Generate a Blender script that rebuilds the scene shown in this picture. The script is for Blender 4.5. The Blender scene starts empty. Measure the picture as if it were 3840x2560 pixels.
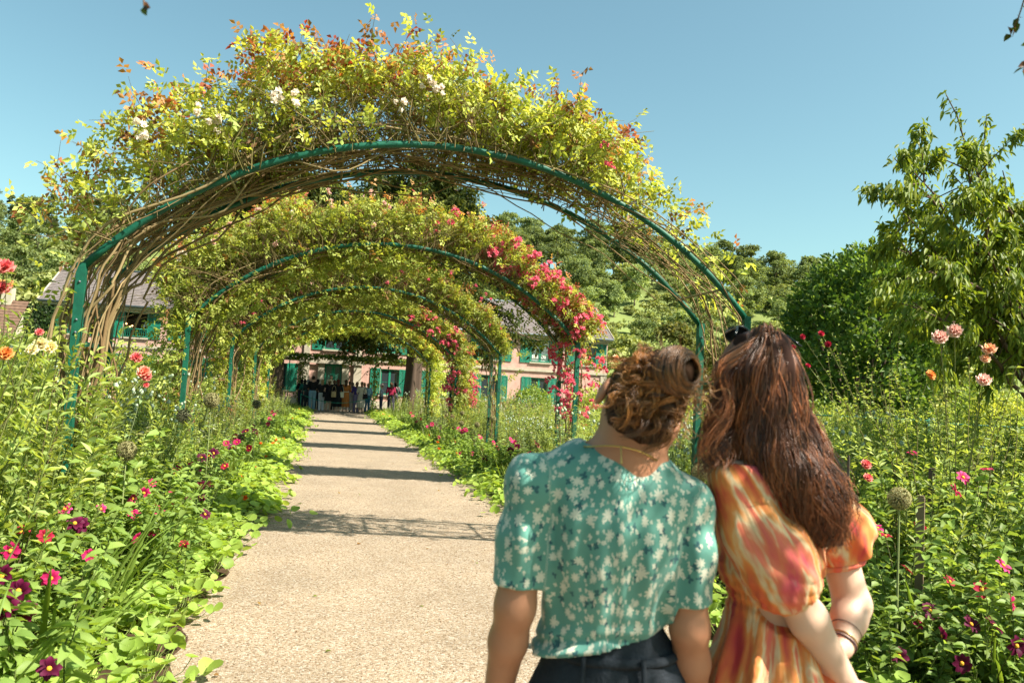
import bpy, math, random
import numpy as np
from mathutils import Vector, Matrix

SC = bpy.context.scene
COL = SC.collection
random.seed(7)
RNG = np.random.default_rng(11)

# ------------------------------------------------------------------ camera
CAM_H, FPX, YAW, PITCH, ROLL = 1.55, 3000.0, 0.2288, 0.0623, 0.0529
_cy, _sy, _cp, _sp = math.cos(YAW), math.sin(YAW), math.cos(PITCH), math.sin(PITCH)
CF = np.array([_sy*_cp, _cy*_cp, _sp]); _R0 = np.array([_cy, -_sy, 0.0]); _U0 = np.cross(_R0, CF)
CR = math.cos(ROLL)*_R0 + math.sin(ROLL)*_U0
CU = -math.sin(ROLL)*_R0 + math.cos(ROLL)*_U0
CC = np.array([0, 0, CAM_H])
cd = bpy.data.cameras.new('camera'); cam = bpy.data.objects.new('camera', cd); COL.objects.link(cam)
cd.sensor_width = 36; cd.lens = 36*FPX/3840; cd.clip_start = 0.05; cd.clip_end = 3000
cam.matrix_world = Matrix(((CR[0], CU[0], -CF[0], 0), (CR[1], CU[1], -CF[1], 0), (CR[2], CU[2], -CF[2], CAM_H), (0, 0, 0, 1)))
cd.dof.use_dof = True; cd.dof.focus_distance = 9.0; cd.dof.aperture_fstop = 5.0
SC.camera = cam

# ------------------------------------------------------------------ sky, sun, exposure
SUNV = Vector((0.72, -0.50, 1.0)).normalized()          # towards the sun
wd = bpy.data.worlds.new('World'); SC.world = wd; wd.use_nodes = True
nt = wd.node_tree; nt.nodes.clear()
sky = nt.nodes.new('ShaderNodeTexSky'); sky.sky_type = 'NISHITA'; sky.sun_disc = False
sky.sun_elevation = math.asin(SUNV.z); sky.sun_rotation = math.atan2(SUNV.x, SUNV.y)
sky.altitude = 100; sky.air_density = 1.0; sky.dust_density = 1.8; sky.ozone_density = 1.4
tint = nt.nodes.new('ShaderNodeMix'); tint.data_type = 'RGBA'; tint.blend_type = 'MULTIPLY'; tint.inputs[0].default_value = 1
tint.inputs[7].default_value = (0.90, 1.12, 0.88, 1)
bg = nt.nodes.new('ShaderNodeBackground'); bg.inputs[1].default_value = 0.072
ow = nt.nodes.new('ShaderNodeOutputWorld')
nt.links.new(sky.outputs[0], tint.inputs[6]); nt.links.new(tint.outputs[2], bg.inputs[0]); nt.links.new(bg.outputs[0], ow.inputs[0])
sd = bpy.data.lights.new('sun', 'SUN'); sun = bpy.data.objects.new('sun', sd); COL.objects.link(sun)
sd.energy = 4.6; sd.angle = math.radians(0.5); sd.color = (1.0, 0.93, 0.80)
sun.rotation_euler = (-SUNV).to_track_quat('-Z', 'Y').to_euler(); sun.location = (20, -14, 30)
SC.view_settings.view_transform = 'Standard'; SC.view_settings.look = 'None'
SC.view_settings.exposure = 1.56; SC.view_settings.gamma = 1.0
SC.cycles.max_bounces = 6; SC.cycles.diffuse_bounces = 4; SC.cycles.glossy_bounces = 2
SC.cycles.transmission_bounces = 4; SC.cycles.transparent_max_bounces = 4
SC.cycles.use_denoising = True
SC.cycles.caustics_reflective = False; SC.cycles.caustics_refractive = False

# ------------------------------------------------------------------ helpers
def ray(px, py): return CF + CR*(px-1920)/FPX - CU*(py-1280)/FPX
def at_y(px, py, Y): d = ray(px, py); return CC + d*(Y/d[1])
def at_d(px, py, depth): return CC + ray(px, py)*depth
def ground(px, py): d = ray(px, py); return CC + d*(-CAM_H/d[2])
def on_plane(px, py, n, c):           # plane n.p = c
    d = ray(px, py); n = np.array(n, float); return CC + d*((c-n@CC)/(n@d))
def nrm(v): return v/np.maximum(np.linalg.norm(v, axis=-1, keepdims=True), 1e-9)
def unit(n): return nrm(RNG.normal(size=(n, 3)))
def smooth(t): t = np.clip(t, 0, 1); return t*t*(3-2*t)

class Geo:
    def __init__(s): s.V = []; s.F = []; s.C = []; s.M = []; s.n = 0
    def add(s, V, F, col=(0.5, 0.5, 0.5), mi=0):
        V = np.asarray(V, float).reshape(-1, 3); F = np.asarray(F, int)
        if F.shape[1] == 4: F = np.concatenate([F[:, [0, 1, 2]], F[:, [0, 2, 3]]])
        c = np.asarray(col, float)
        if c.ndim == 1: c = np.broadcast_to(c, (len(V), 3))
        s.V.append(V); s.F.append(F+s.n); s.C.append(c); s.M.append(np.full(len(F), mi)); s.n += len(V)
        return s
    def mesh(s, name, mats, smooth_=True):
        V = np.concatenate(s.V); F = np.concatenate(s.F); C = np.concatenate(s.C); M = np.concatenate(s.M)
        me = bpy.data.meshes.new(name)
        me.vertices.add(len(V)); me.vertices.foreach_set('co', V.astype(np.float32).ravel())
        me.loops.add(len(F)*3); me.loops.foreach_set('vertex_index', F.astype(np.int32).ravel())
        me.polygons.add(len(F)); me.polygons.foreach_set('loop_start', np.arange(0, len(F)*3, 3, dtype=np.int32))
        try: me.polygons.foreach_set('loop_total', np.full(len(F), 3, dtype=np.int32))
        except Exception: pass
        for m in (mats if isinstance(mats, (list, tuple)) else [mats]): me.materials.append(m)
        me.polygons.foreach_set('material_index', M.astype(np.int32))
        me.polygons.foreach_set('use_smooth', np.full(len(F), smooth_, dtype=bool))
        at = me.attributes.new('col', 'FLOAT_COLOR', 'POINT')
        at.data.foreach_set('color', np.concatenate([C, np.ones((len(C), 1))], 1).astype(np.float32).ravel())
        me.update(calc_edges=True); me.validate()
        return me
    def build(s, name, mats, parent=None, link=True, smooth_=True, loc=None):
        return obj(name, s.mesh(name, mats, smooth_), parent, link, loc)

def obj(name, data, parent=None, link=True, loc=None):
    o = bpy.data.objects.new(name, data)
    if parent is not None: o.parent = parent
    if loc is not None: o.location = loc
    if link: COL.objects.link(o)
    return o
def tag(o, label, cat, group=None):
    o['label'] = label; o['category'] = cat
    if group: o['group'] = group
    return o
def thing(name, label, cat, loc=(0, 0, 0), rz=0, group=None, link=True):
    o = obj(name, None, None, link, loc); o.rotation_euler = (0, 0, rz); o.empty_display_size = 0.1
    return tag(o, label, cat, group)
def struct(o): o['kind'] = 'structure'; return o
KIDS = {}
def kids(o):
    return KIDS.get(o.name, [])
def part(o, root):                       # register a part of an unlinked prototype
    o.parent = root; KIDS.setdefault(root.name, []).append(o); return o
def dup(proto, loc, rz=0, sc=1, label=None, group=None, tilt=(0, 0)):
    r = proto.copy(); COL.objects.link(r); r.location = loc; r.rotation_euler = (tilt[0], tilt[1], rz)
    r.scale = (sc, sc, sc) if np.isscalar(sc) else sc
    if label: r['label'] = label
    if group: r['group'] = group
    _dk(proto, r); return r
def _dk(src, dst):
    for c in kids(src):
        d = c.copy(); d.parent = dst; COL.objects.link(d); _dk(c, d)

def box(lo, hi):
    x0, y0, z0 = lo; x1, y1, z1 = hi
    V = [(x0,y0,z0),(x1,y0,z0),(x1,y1,z0),(x0,y1,z0),(x0,y0,z1),(x1,y0,z1),(x1,y1,z1),(x0,y1,z1)]
    F = [(0,3,2,1),(4,5,6,7),(0,1,5,4),(1,2,6,5),(2,3,7,6),(3,0,4,7)]
    return np.array(V, float), np.array(F)
def tubes(P, r, k=4, cap=False):
    P = np.asarray(P, float)
    if P.ndim == 2: P = P[None]
    n, m, _ = P.shape
    r = np.broadcast_to(np.asarray(r, float), (n, m)) if np.ndim(r) else np.full((n, m), float(r))
    T = nrm(np.gradient(P, axis=1)); mt = np.abs(T.mean(1))
    ref = np.zeros((n, 3)); ref[np.arange(n), mt.argmin(1)] = 1
    B = nrm(np.cross(T, ref[:, None, :])); N = np.cross(B, T)
    a = np.arange(k)*2*np.pi/k
    V = P[:, :, None]+r[:, :, None, None]*(np.cos(a)[:, None]*B[:, :, None]+np.sin(a)[:, None]*N[:, :, None])
    idx = np.arange(n*m*k).reshape(n, m, k); nx = np.roll(idx, -1, 2)
    F = np.stack([idx[:, :-1], nx[:, :-1], nx[:, 1:], idx[:, 1:]], -1).reshape(-1, 4)
    F = np.concatenate([F[:, [0, 1, 2]], F[:, [0, 2, 3]]])
    if cap:
        caps = []
        for j in range(1, k-1):
            caps.append(np.stack([idx[:, -1, 0], idx[:, -1, j], idx[:, -1, j+1]], -1)); caps.append(np.stack([idx[:, 0, 0], idx[:, 0, j+1], idx[:, 0, j]], -1))
        F = np.concatenate([F]+caps)
    return V.reshape(-1, 3), F
def tcol(c, P, k):                       # per-tube colours -> per vertex
    c = np.asarray(c, float); n, m = P.shape[:2]
    return np.repeat(np.broadcast_to(c[:, None, :], (n, m, 3)).reshape(-1, 3), k, 0)
def leaves(P, D, N, L, W, fold=0.25, droop=0.15, kind='dia'):
    """one leaf per row: base P, direction D, face normal N, length L, width W"""
    P = np.asarray(P, float); n = len(P); D = nrm(np.asarray(D, float)); S = nrm(np.cross(D, N)); N = np.cross(S, D)
    L = np.broadcast_to(L, (n,))[:, None]; W = np.broadcast_to(W, (n,))[:, None]/2
    dz = np.zeros((n, 3)); dz[:, 2] = -1
    def pt(t, s, up=0.0): return P+D*L*t+S*W*s+N*W*up*fold*2+dz*L*droop*t*t
    if kind == 'dia':
        V = np.stack([pt(0, 0), pt(.42, -1, 1), pt(1, 0), pt(.42, 1, 1)], 1); F0 = [(0, 2, 1), (0, 3, 2)]
    elif kind == 'lance':
        V = np.stack([pt(0, 0), pt(.3, -.9, 1), pt(.3, 0), pt(.3, .9, 1), pt(.65, -.75, .8), pt(.65, 0), pt(.65, .75, .8), pt(1, 0)], 1)
        F0 = [(0, 2, 1), (0, 3, 2), (1, 2, 5), (1, 5, 4), (2, 3, 6), (2, 6, 5), (4, 5, 7), (5, 6, 7)]
    else:                                # round
        a = np.arange(9)*2*np.pi/9; rr = 1+0.09*np.cos(3*a+1)
        V = np.stack([pt(.45, 0)]+[pt(.5+.5*np.cos(q)*w, np.sin(q)*w, .55+.25*np.sin(2*q+1)) for q, w in zip(a, rr)], 1)
        F0 = [(0, 1+(j+1) % 9, 1+j) for j in range(9)]
    k = V.shape[1]; F = (np.array(F0)[None]+np.arange(n)[:, None, None]*k).reshape(-1, 3)
    return V.reshape(-1, 3), F, k
def cmix(a, b, t): t = np.asarray(t, float)[..., None]; return np.asarray(a)*(1-t)+np.asarray(b)*t
def jit(c, n, a=0.15):                   # n slightly different copies of a colour
    return np.clip(np.asarray(c)*(1+RNG.normal(size=(n, 1))*a)*(1+RNG.normal(size=(n, 3))*a*.35), 0.001, 1)
def noise1(x, seed=0):                   # smooth 1-D noise in [-1, 1]
    r = np.random.default_rng(seed).uniform(-1, 1, 512); x = np.asarray(x, float); i = np.floor(x).astype(int); t = smooth(x-i)
    return r[i % 512]*(1-t)+r[(i+1) % 512]*t
def ball(c, r, nu=10, nv=6, sq=(1, 1, 1)):
    u = np.arange(nu)*2*np.pi/nu; v = np.linspace(0, np.pi, nv)
    V = np.array([[math.sin(b)*math.cos(a)*sq[0], math.sin(b)*math.sin(a)*sq[1], math.cos(b)*sq[2]] for b in v for a in u])*r+np.asarray(c)
    F = [(i*nu+j, (i+1)*nu+j, (i+1)*nu+(j+1) % nu, i*nu+(j+1) % nu) for i in range(nv-1) for j in range(nu)]
    return V, np.array(F)

# ------------------------------------------------------------------ materials
def newmat(name):
    m = bpy.data.materials.new(name); m.use_nodes = True; t = m.node_tree; b = t.nodes['Principled BSDF']; return m, t, b
def N_(t, typ, **k):
    n = t.nodes.new(typ)
    for a, v in k.items():
        if a in ('op',): n.operation = v
        else: setattr(n, a, v)
    return n
def plain(name, col, rough=0.6, metal=0.0, noise=0.0, scale=8.0, bump=0.0, bscale=40.0, spec=0.4, coord='Object'):
    m, t, b = newmat(name); b.inputs['Base Color'].default_value = (*col, 1); b.inputs['Roughness'].default_value = rough
    b.inputs['Metallic'].default_value = metal; b.inputs['Specular IOR Level'].default_value = spec
    tc = N_(t, 'ShaderNodeTexCoord')
    if noise:
        nz = N_(t, 'ShaderNodeTexNoise'); nz.inputs['Scale'].default_value = scale; nz.inputs['Detail'].default_value = 6
        mr = N_(t, 'ShaderNodeMapRange'); mr.inputs[1].default_value = .3; mr.inputs[2].default_value = .7; mr.inputs[3].default_value = 1-noise; mr.inputs[4].default_value = 1+noise
        mx = N_(t, 'ShaderNodeMix', data_type='RGBA', blend_type='MULTIPLY'); mx.inputs[0].default_value = 1; mx.inputs[6].default_value = (*col, 1)
        t.links.new(tc.outputs[coord], nz.inputs['Vector']); t.links.new(nz.outputs[0], mr.inputs[0]); t.links.new(mr.outputs[0], mx.inputs[7]); t.links.new(mx.outputs[2], b.inputs['Base Color'])
    if bump:
        nb = N_(t, 'ShaderNodeTexNoise'); nb.inputs['Scale'].default_value = bscale; nb.inputs['Detail'].default_value = 5
        bm = N_(t, 'ShaderNodeBump'); bm.inputs['Strength'].default_value = bump; bm.inputs['Distance'].default_value = 0.01
        t.links.new(tc.outputs[coord], nb.inputs['Vector']); t.links.new(nb.outputs[0], bm.inputs['Height']); t.links.new(bm.outputs[0], b.inputs['Normal'])
    return m
def attrmat(name, rough=0.5, trans=0.0, tcol_=(1.25, 1.15, 0.5), var=0.18, spec=0.35):
    """colour from the mesh's own 'col' attribute, varied per object; trans = share of light let through"""
    m, t, b = newmat(name); b.inputs['Roughness'].default_value = rough; b.inputs['Specular IOR Level'].default_value = spec
    at = N_(t, 'ShaderNodeAttribute'); at.attribute_name = 'col'
    oi = N_(t, 'ShaderNodeObjectInfo'); mr = N_(t, 'ShaderNodeMapRange'); mr.inputs[3].default_value = 1-var; mr.inputs[4].default_value = 1+var
    mx = N_(t, 'ShaderNodeMix', data_type='RGBA', blend_type='MULTIPLY'); mx.inputs[0].default_value = 1
    t.links.new(oi.outputs['Random'], mr.inputs[0]); t.links.new(at.outputs['Color'], mx.inputs[6]); t.links.new(mr.outputs[0], mx.inputs[7])
    t.links.new(mx.outputs[2], b.inputs['Base Color'])
    if trans:
        tr = N_(t, 'ShaderNodeBsdfTranslucent'); m2 = N_(t, 'ShaderNodeMix', data_type='RGBA', blend_type='MULTIPLY'); m2.inputs[0].default_value = 1
        m2.inputs[7].default_value = (*tcol_, 1); t.links.new(mx.outputs[2], m2.inputs[6]); t.links.new(m2.outputs[2], tr.inputs[0])
        ms = N_(t, 'ShaderNodeMixShader'); ms.inputs[0].default_value = trans
        t.links.new(b.outputs[0], ms.inputs[1]); t.links.new(tr.outputs[0], ms.inputs[2]); t.links.new(ms.outputs[0], t.nodes['Material Output'].inputs[0])
    return m
M_LEAF = attrmat('leaf', 0.5, 0.45, (1.4, 1.3, 0.55), 0.2, .3)
M_PETAL = attrmat('petal', 0.6, 0.35, (1.2, 1.0, 1.0), 0.12, 0.2)
M_WOOD = attrmat('cane_and_bark', 0.85, 0, var=0.15, spec=0.15)
M_FAR = attrmat('distant_foliage', 0.7, 0.38, (1.3, 1.2, 0.5), 0.25, 0.1)
M_CLOTH = attrmat('dyed_cloth', 0.9, 0, var=0.02, spec=0.1)
# ================================================================== the setting
def gravel_mat():
    m, t, b = newmat('gravel'); b.inputs['Roughness'].default_value = 0.9; b.inputs['Specular IOR Level'].default_value = 0.2
    tc = N_(t, 'ShaderNodeTexCoord')
    def vor(scale):
        v = N_(t, 'ShaderNodeTexVoronoi'); v.inputs['Scale'].default_value = scale; t.links.new(tc.outputs['Object'], v.inputs['Vector']); return v
    v1 = vor(95); v2 = vor(210)
    sx = N_(t, 'ShaderNodeSeparateColor'); t.links.new(v1.outputs['Color'], sx.inputs[0])
    sy = N_(t, 'ShaderNodeSeparateColor'); t.links.new(v2.outputs['Color'], sy.inputs[0])
    def ramp(stops):
        r = N_(t, 'ShaderNodeValToRGB'); e = r.color_ramp.elements
        while len(e) < len(stops): e.new(0.5)
        for q, (p, c) in zip(e, stops): q.position = p; q.color = (*c, 1)
        r.color_ramp.interpolation = 'CONSTANT'; return r
    r1 = ramp([(0, (.09, .045, .02)), (.10, (.26, .15, .075)), (.22, (.40, .28, .175)), (.5, (.47, .35, .235)), (.78, (.66, .56, .44)), (.92, (.18, .09, .04))])
    r2 = ramp([(0, (.18, .11, .06)), (.1, (.38, .26, .16)), (.4, (.45, .33, .22)), (.75, (.52, .41, .29))])
    t.links.new(sx.outputs[0], r1.inputs[0]); t.links.new(sy.outputs[1], r2.inputs[0])
    mx = N_(t, 'ShaderNodeMix', data_type='RGBA'); mx.inputs[0].default_value = .4
    t.links.new(r1.outputs[0], mx.inputs[6]); t.links.new(r2.outputs[0], mx.inputs[7])
    nz = N_(t, 'ShaderNodeTexNoise'); nz.inputs['Scale'].default_value = 1.3; nz.inputs['Detail'].default_value = 7; t.links.new(tc.outputs['Object'], nz.inputs['Vector'])
    mr = N_(t, 'ShaderNodeMapRange'); mr.inputs[1].default_value = .3; mr.inputs[2].default_value = .7; mr.inputs[3].default_value = .95; mr.inputs[4].default_value = 1.2; t.links.new(nz.outputs[0], mr.inputs[0])
    m2 = N_(t, 'ShaderNodeMix', data_type='RGBA', blend_type='MULTIPLY'); m2.inputs[0].default_value = 1
    t.links.new(mx.outputs[2], m2.inputs[6]); t.links.new(mr.outputs[0], m2.inputs[7])
    m3 = N_(t, 'ShaderNodeMix', data_type='RGBA', blend_type='MULTIPLY'); m3.inputs[0].default_value = 1; m3.inputs[7].default_value = (.61, .655, .70, 1); t.links.new(m2.outputs[2], m3.inputs[6]); t.links.new(m3.outputs[2], b.inputs['Base Color'])
    bm = N_(t, 'ShaderNodeBump'); bm.inputs['Strength'].default_value = .8; bm.inputs['Distance'].default_value = .006; bm.invert = True
    t.links.new(v1.outputs['Distance'], bm.inputs['Height']); t.links.new(bm.outputs[0], b.inputs['Normal'])
    return m
M_GRAVEL = gravel_mat()
M_SOIL = plain('dark_soil', (.055, .033, .02), .95, noise=.5, scale=14, bump=1.0, bscale=60, spec=.1)
M_LAWN = plain('lawn', (.11, .15, .035), .9, noise=.35, scale=.6, bump=.6, bscale=30, spec=.1)
M_MEADOW = plain('hill_meadow', (.15, .185, .06), .95, noise=.35, scale=.05, spec=.05)

def sheet(name, x0, x1, y0, y1, z, m, nx=1, ny=1, zf=None, xf=None):
    X, Y = np.meshgrid(np.linspace(x0, x1, nx+1), np.linspace(y0, y1, ny+1)); Z = np.full_like(X, z)
    if xf is not None: X = xf(X, Y)
    if zf is not None: Z = zf(X, Y)
    i = np.arange((nx+1)*(ny+1)).reshape(ny+1, nx+1)
    F = np.stack([i[:-1, :-1], i[:-1, 1:], i[1:, 1:], i[1:, :-1]], -1).reshape(-1, 4)
    return struct(Geo().add(np.stack([X, Y, Z], -1).reshape(-1, 3), F).build(name, m))
PXL, PXR = -0.70, 2.52
sheet('ground', -1500, 1500, -1200, 1800, 0.0, M_LAWN)
sheet('gravel_path', PXL-.25, PXR+.25, -8, 43.6, 0.006, M_GRAVEL, 1, 1)
sheet('forecourt', -15.5, 18, 43.6, 48.76, 0.006, M_GRAVEL)
def soilz(X, Y):
    n = 0.02*np.sin(X*7.3+Y*3.1)+0.015*np.sin(X*13.7-Y*11.3)+.012*np.sin(Y*23+X*17)
    e = smooth(np.minimum(np.abs(X-PXL), np.abs(X-PXR))/.35)
    return 0.004+e*(.07+n)
sheet('bed_soil', -8.6, PXL, -6, 43.0, 0, M_SOIL, 60, 400, soilz, lambda X, Y: np.where(X > PXL-.02, X+.05*np.sin(Y*3.1)+.04*np.sin(Y*7.7), X))
sheet('bed_soil', PXR, 8.8, -6, 43.0, 0, M_SOIL, 52, 400, soilz, lambda X, Y: np.where(X < PXR+.02, X+.05*np.sin(Y*2.7)+.04*np.sin(Y*8.3), X))
# loose stones lying on the gravel, near where single grains show
def pebbles():
    n = 5200; y = 3.2+RNG.random(n)**1.6*9; x = RNG.uniform(PXL, PXR, n); r = RNG.uniform(.0022, .0062, n)
    o = np.array([[1,0,0],[-1,0,0],[0,1,0],[0,-1,0],[0,0,1],[0,0,-1]], float); f = np.array([(0,2,4),(2,1,4),(1,3,4),(3,0,4),(2,0,5),(1,2,5),(3,1,5),(0,3,5)])
    V = o[None]*r[:, None, None]*RNG.uniform(.6, 1.3, (n, 1, 3))+RNG.normal(size=(n, 6, 3))*.0006
    V += np.stack([x, y, np.full(n, .0075)], -1)[:, None]
    pal = np.array([(.46,.35,.24),(.55,.46,.35),(.22,.14,.08),(.36,.26,.17),(.62,.55,.45)]); c = .7*np.repeat(jit(1, n, .1)[:, :3]*pal[RNG.integers(0, 5, n)], 6, 0)
    g = Geo().add(V.reshape(-1, 3), (f[None]+np.arange(n)[:, None, None]*6).reshape(-1, 3), c)
    o = g.build('loose_gravel', M_WOOD, smooth_=False); o['kind'] = 'stuff'; tag(o, 'loose pale gravel stones scattered over the garden path', 'gravel')
pebbles()

def hillz(x, y):
    x = np.asarray(x, float); y = np.asarray(y, float)
    b = 33*smooth((y-72)/150)+3.0*smooth((y-200)/60)
    return b+smooth((y-80)/40)*(1.6*np.sin(x*.031+.4)+1.2*np.sin(x*.07+y*.045)+(.02*np.abs(x-20)))-.3
sheet('hill', -420, 560, 70, 420, 0, M_MEADOW, 160, 90, lambda X, Y: hillz(X, Y))

# ------------------------------------------------------------------ the long pink house
HY, EAVE, HX0, HX1 = 48.76, 5.2, -15.2, 17.7
M_PINK = plain('pink_render', (.50, .31, .26), .9, noise=.16, scale=3, bump=.6, bscale=25, spec=.15)
M_CREAM = plain('cream_stone', (.42, .375, .29), .85, noise=.12, scale=4, spec=.2)
M_GREEN = plain('green_paint', (.012, .20, .125), .45, noise=.12, scale=6, spec=.4)
M_SLATE = plain('grey_slate', (.155, .13, .125), .7, noise=.22, scale=5, bump=.7, bscale=18, spec=.35)
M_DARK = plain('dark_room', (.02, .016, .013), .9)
M_TILE = plain('brown_tile', (.13, .075, .05), .9, noise=.3, scale=6, bump=.8, bscale=20)
M_TERRA = plain('terracotta', (.52, .17, .06), .8, noise=.15)
M_ZINC = plain('zinc_gutter', (.12, .14, .15), .5, metal=.4)
mG, tG, bG = newmat('window_glass'); bG.inputs['Base Color'].default_value = (.03, .04, .045, 1); bG.inputs['Roughness'].default_value = .06; M_GLASS = mG
mK, tK, bK = newmat('lace_curtain'); bK.inputs['Base Color'].default_value = (.62, .60, .60, 1); bK.inputs['Roughness'].default_value = .9; M_LACE = mK
house = thing('house', 'long two-storey pink house with slate roof and green shutters at the path end', 'house', ((HX0+HX1)/2, HY, 0))
HO = np.array([(HX0+HX1)/2, HY, 0])
def hb(name, lo, hi, mat, parent=None, g=None):
    V, F = box(np.minimum(lo, hi), np.maximum(lo, hi)); gg = (g or Geo()).add(V-HO, F)
    return gg if g is not None else gg.build(name, mat, parent or house, smooth_=False)
UW = [(-13.6, 1), (-10.5, 2), (-7.4, 1), (-4.3, 1), (0.57, 3), (3.75, 1), (6.9, 1), (10.05, 1), (13.25, 4), (16.3, 1)]
GW = [-13.6, -10.5, -7.4, -4.3, -1.75-.9, 3.9, 6.9, 10.05, 13.25]
holes = [(x-.62, 3.47, x+.62, 4.9) for x, k in UW]+[(x-.55, .95, x+.55, 2.5) for x in GW]+[(.05, .25, 1.07, 2.62)]
def wall_with_holes(x0, x1, z0, z1, holes, yf, yb):
    g = Geo(); us = sorted({x0, x1}|{h[0] for h in holes}|{h[2] for h in holes}); vs = sorted({z0, z1}|{h[1] for h in holes}|{h[3] for h in holes})
    def q(a, b, c, d): g.add(np.array([a, b, c, d], float)-HO, [(0, 1, 2, 3)])
    for a, b in zip(us, us[1:]):
        for c, d in zip(vs, vs[1:]):
            m, n = (a+b)/2, (c+d)/2
            if any(h[0] < m < h[2] and h[1] < n < h[3] for h in holes): continue
            q((a, yf, c), (b, yf, c), (b, yf, d), (a, yf, d))
    for a, c, b, d in holes:
        q((a, yf, c), (a, yb, c), (b, yb, c), (b, yf, c)); q((a, yf, d), (b, yf, d), (b, yb, d), (a, yb, d))
        q((a, yf, c), (a, yf, d), (a, yb, d), (a, yb, c)); q((b, yf, c), (b, yb, c), (b, yb, d), (b, yf, d))
    return g
g = wall_with_holes(HX0, HX1, 0, EAVE, holes, HY, HY+.3)
for lo, hi in [((HX0, HY+.002, 0), (HX0+.3, HY+7, EAVE)), ((HX1-.3, HY+.002, 0), (HX1, HY+7, EAVE)), ((HX0+.3, HY+6.7, 0), (HX1-.3, HY+7, EAVE))]:
    V, F = box(lo, hi); g.add(V-HO, F)
RY, RZ = HY+3.6, 7.55
for x in (HX0, HX1-.02):                 # gable ends
    V = np.array([(x, HY, EAVE-.01), (x, HY+7, EAVE-.01), (x, RY, RZ-.12), (x+.02, HY, EAVE-.01), (x+.02, HY+7, EAVE-.01), (x+.02, RY, RZ-.12)])-HO
    g.add(V, [(0, 2, 1), (3, 4, 5)])
g.build('wall', M_PINK, house, smooth_=False)
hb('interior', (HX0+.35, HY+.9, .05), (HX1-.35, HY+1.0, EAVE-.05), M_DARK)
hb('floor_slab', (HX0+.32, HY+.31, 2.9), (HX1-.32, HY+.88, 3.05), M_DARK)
# slate roof: overlapping courses with real steps
def roof():
    g = Geo(); nc = 22; ox = .28
    for side in (0, 1):
        e = np.array([HY-.35, EAVE+.02]) if side == 0 else np.array([HY+7.35, EAVE+.02]); r = np.array([RY, RZ])
        n = np.array([-(r-e)[1], (r-e)[0]]); n = n/np.linalg.norm(n); n = n if n[1] > 0 else -n
        for i in range(nc):
            a = e+(r-e)*i/nc; b = e+(r-e)*(i+1.15)/nc if i < nc-1 else r
            a2 = a+n*.03; b2 = b+n*.004
            V = np.array([(HX0-ox, *a2), (HX1+ox, *a2), (HX1+ox, *b2), (HX0-ox, *b2), (HX0-ox, *(a-n*.02)), (HX1+ox, *(a-n*.02)), (HX1+ox, *(b-n*.03)), (HX0-ox, *(b-n*.03))])-HO
            F = [(0, 1, 2, 3), (4, 7, 6, 5), (0, 4, 5, 1), (0, 3, 7, 4), (1, 5, 6, 2)]
            g.add(V, F)
    return g.build('roof', M_SLATE, house, smooth_=False)
roof_o = roof()
V, F = tubes(np.array([(HX0-.3, RY, RZ+.03), (HX1+.3, RY, RZ+.03)])-HO, .08, 6, True); Geo().add(V, F).build('ridge', M_ZINC, roof_o)
for x in (HX0-.285, HX1+.285):
    V, F = tubes(np.array([(x, HY-.36, EAVE+.05), (x, RY, RZ+.03)])-HO, .05, 4, True); Geo().add(V, F).build('verge', M_CREAM, roof_o)
for x in (15.9, 11.6):                   # small roof vent
    y = HY+1.9; z = EAVE+.04+(y-HY+.35)/(RY-HY+.35)*(RZ-EAVE); V, F = ball(np.array([x, y, z+.02])-HO, .14, 10, 6, (1, 1, .6)); Geo().add(V, F).build('roof_vent', M_ZINC, roof_o)
V, F = tubes(np.array([(HX0-.25, HY-.40, EAVE-.03), (HX1+.25, HY-.40, EAVE-.03)])-HO, .07, 8, True); Geo().add(V, F).build('gutter', M_ZINC, house)
hb('cornice', (HX0-.04, HY-.30, EAVE-.20), (HX1+.04, HY-.004, EAVE-.02), M_CREAM); hb('cornice', (HX0-.02, HY-.10, EAVE-.33), (HX1+.02, HY-.005, EAVE-.204), M_CREAM)
hb('string_course', (HX0-.03, HY-.09, 2.88), (HX1+.03, HY-.003, 3.03), M_CREAM)
hb('plinth', (HX0-.03, HY-.07, 0), (-.3, HY-.003, .55), M_CREAM); hb('plinth', (1.45, HY-.07, 0), (HX1+.03, HY-.003, .55), M_CREAM)
for x in (HX0+.2, HX1-.2): hb('corner_pilaster', (x-.2, HY-.055, .552), (x+.2, HY-.004, 2.878), M_CREAM)
def shutter_mesh(w, h):
    g = Geo()
    for k in (0, 1):
        a = k*w/2+.008; b = (k+1)*w/2-.008
        for lo, hi in [((a, 0, 0), (a+.05, .04, h)), ((b-.05, 0, 0), (b, .04, h)), ((a+.05, 0, 0), (b-.05, .04, .07)), ((a+.05, 0, h-.07), (b-.05, .04, h)), ((a+.05, 0, h*.5-.035), (b-.05, .04, h*.5+.035))]:
            V, F = box(lo, hi); g.add(V, F)
        for z in list(np.arange(.085, h*.5-.05, .048))+list(np.arange(h*.5+.05, h-.08, .048)):
            V = np.array([(a+.05, .006, z), (b-.05, .006, z), (b-.05, .034, z+.032), (a+.05, .034, z+.032), (a+.05, .012, z-.004), (b-.05, .012, z-.004), (b-.05, .04, z+.028), (a+.05, .04, z+.028)])
            g.add(V, [(0, 1, 2, 3), (7, 6, 5, 4), (0, 4, 5, 1), (3, 2, 6, 7)])
    return g.mesh('shutter', M_GREEN, False)
SH_U, SH_G = shutter_mesh(.70, 1.5), shutter_mesh(.6, 1.62)
def shutter(x, z, me): o = obj('shutter', me, house); o.location = Vector((x, HY-.055, z))-Vector(HO); return o
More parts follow.
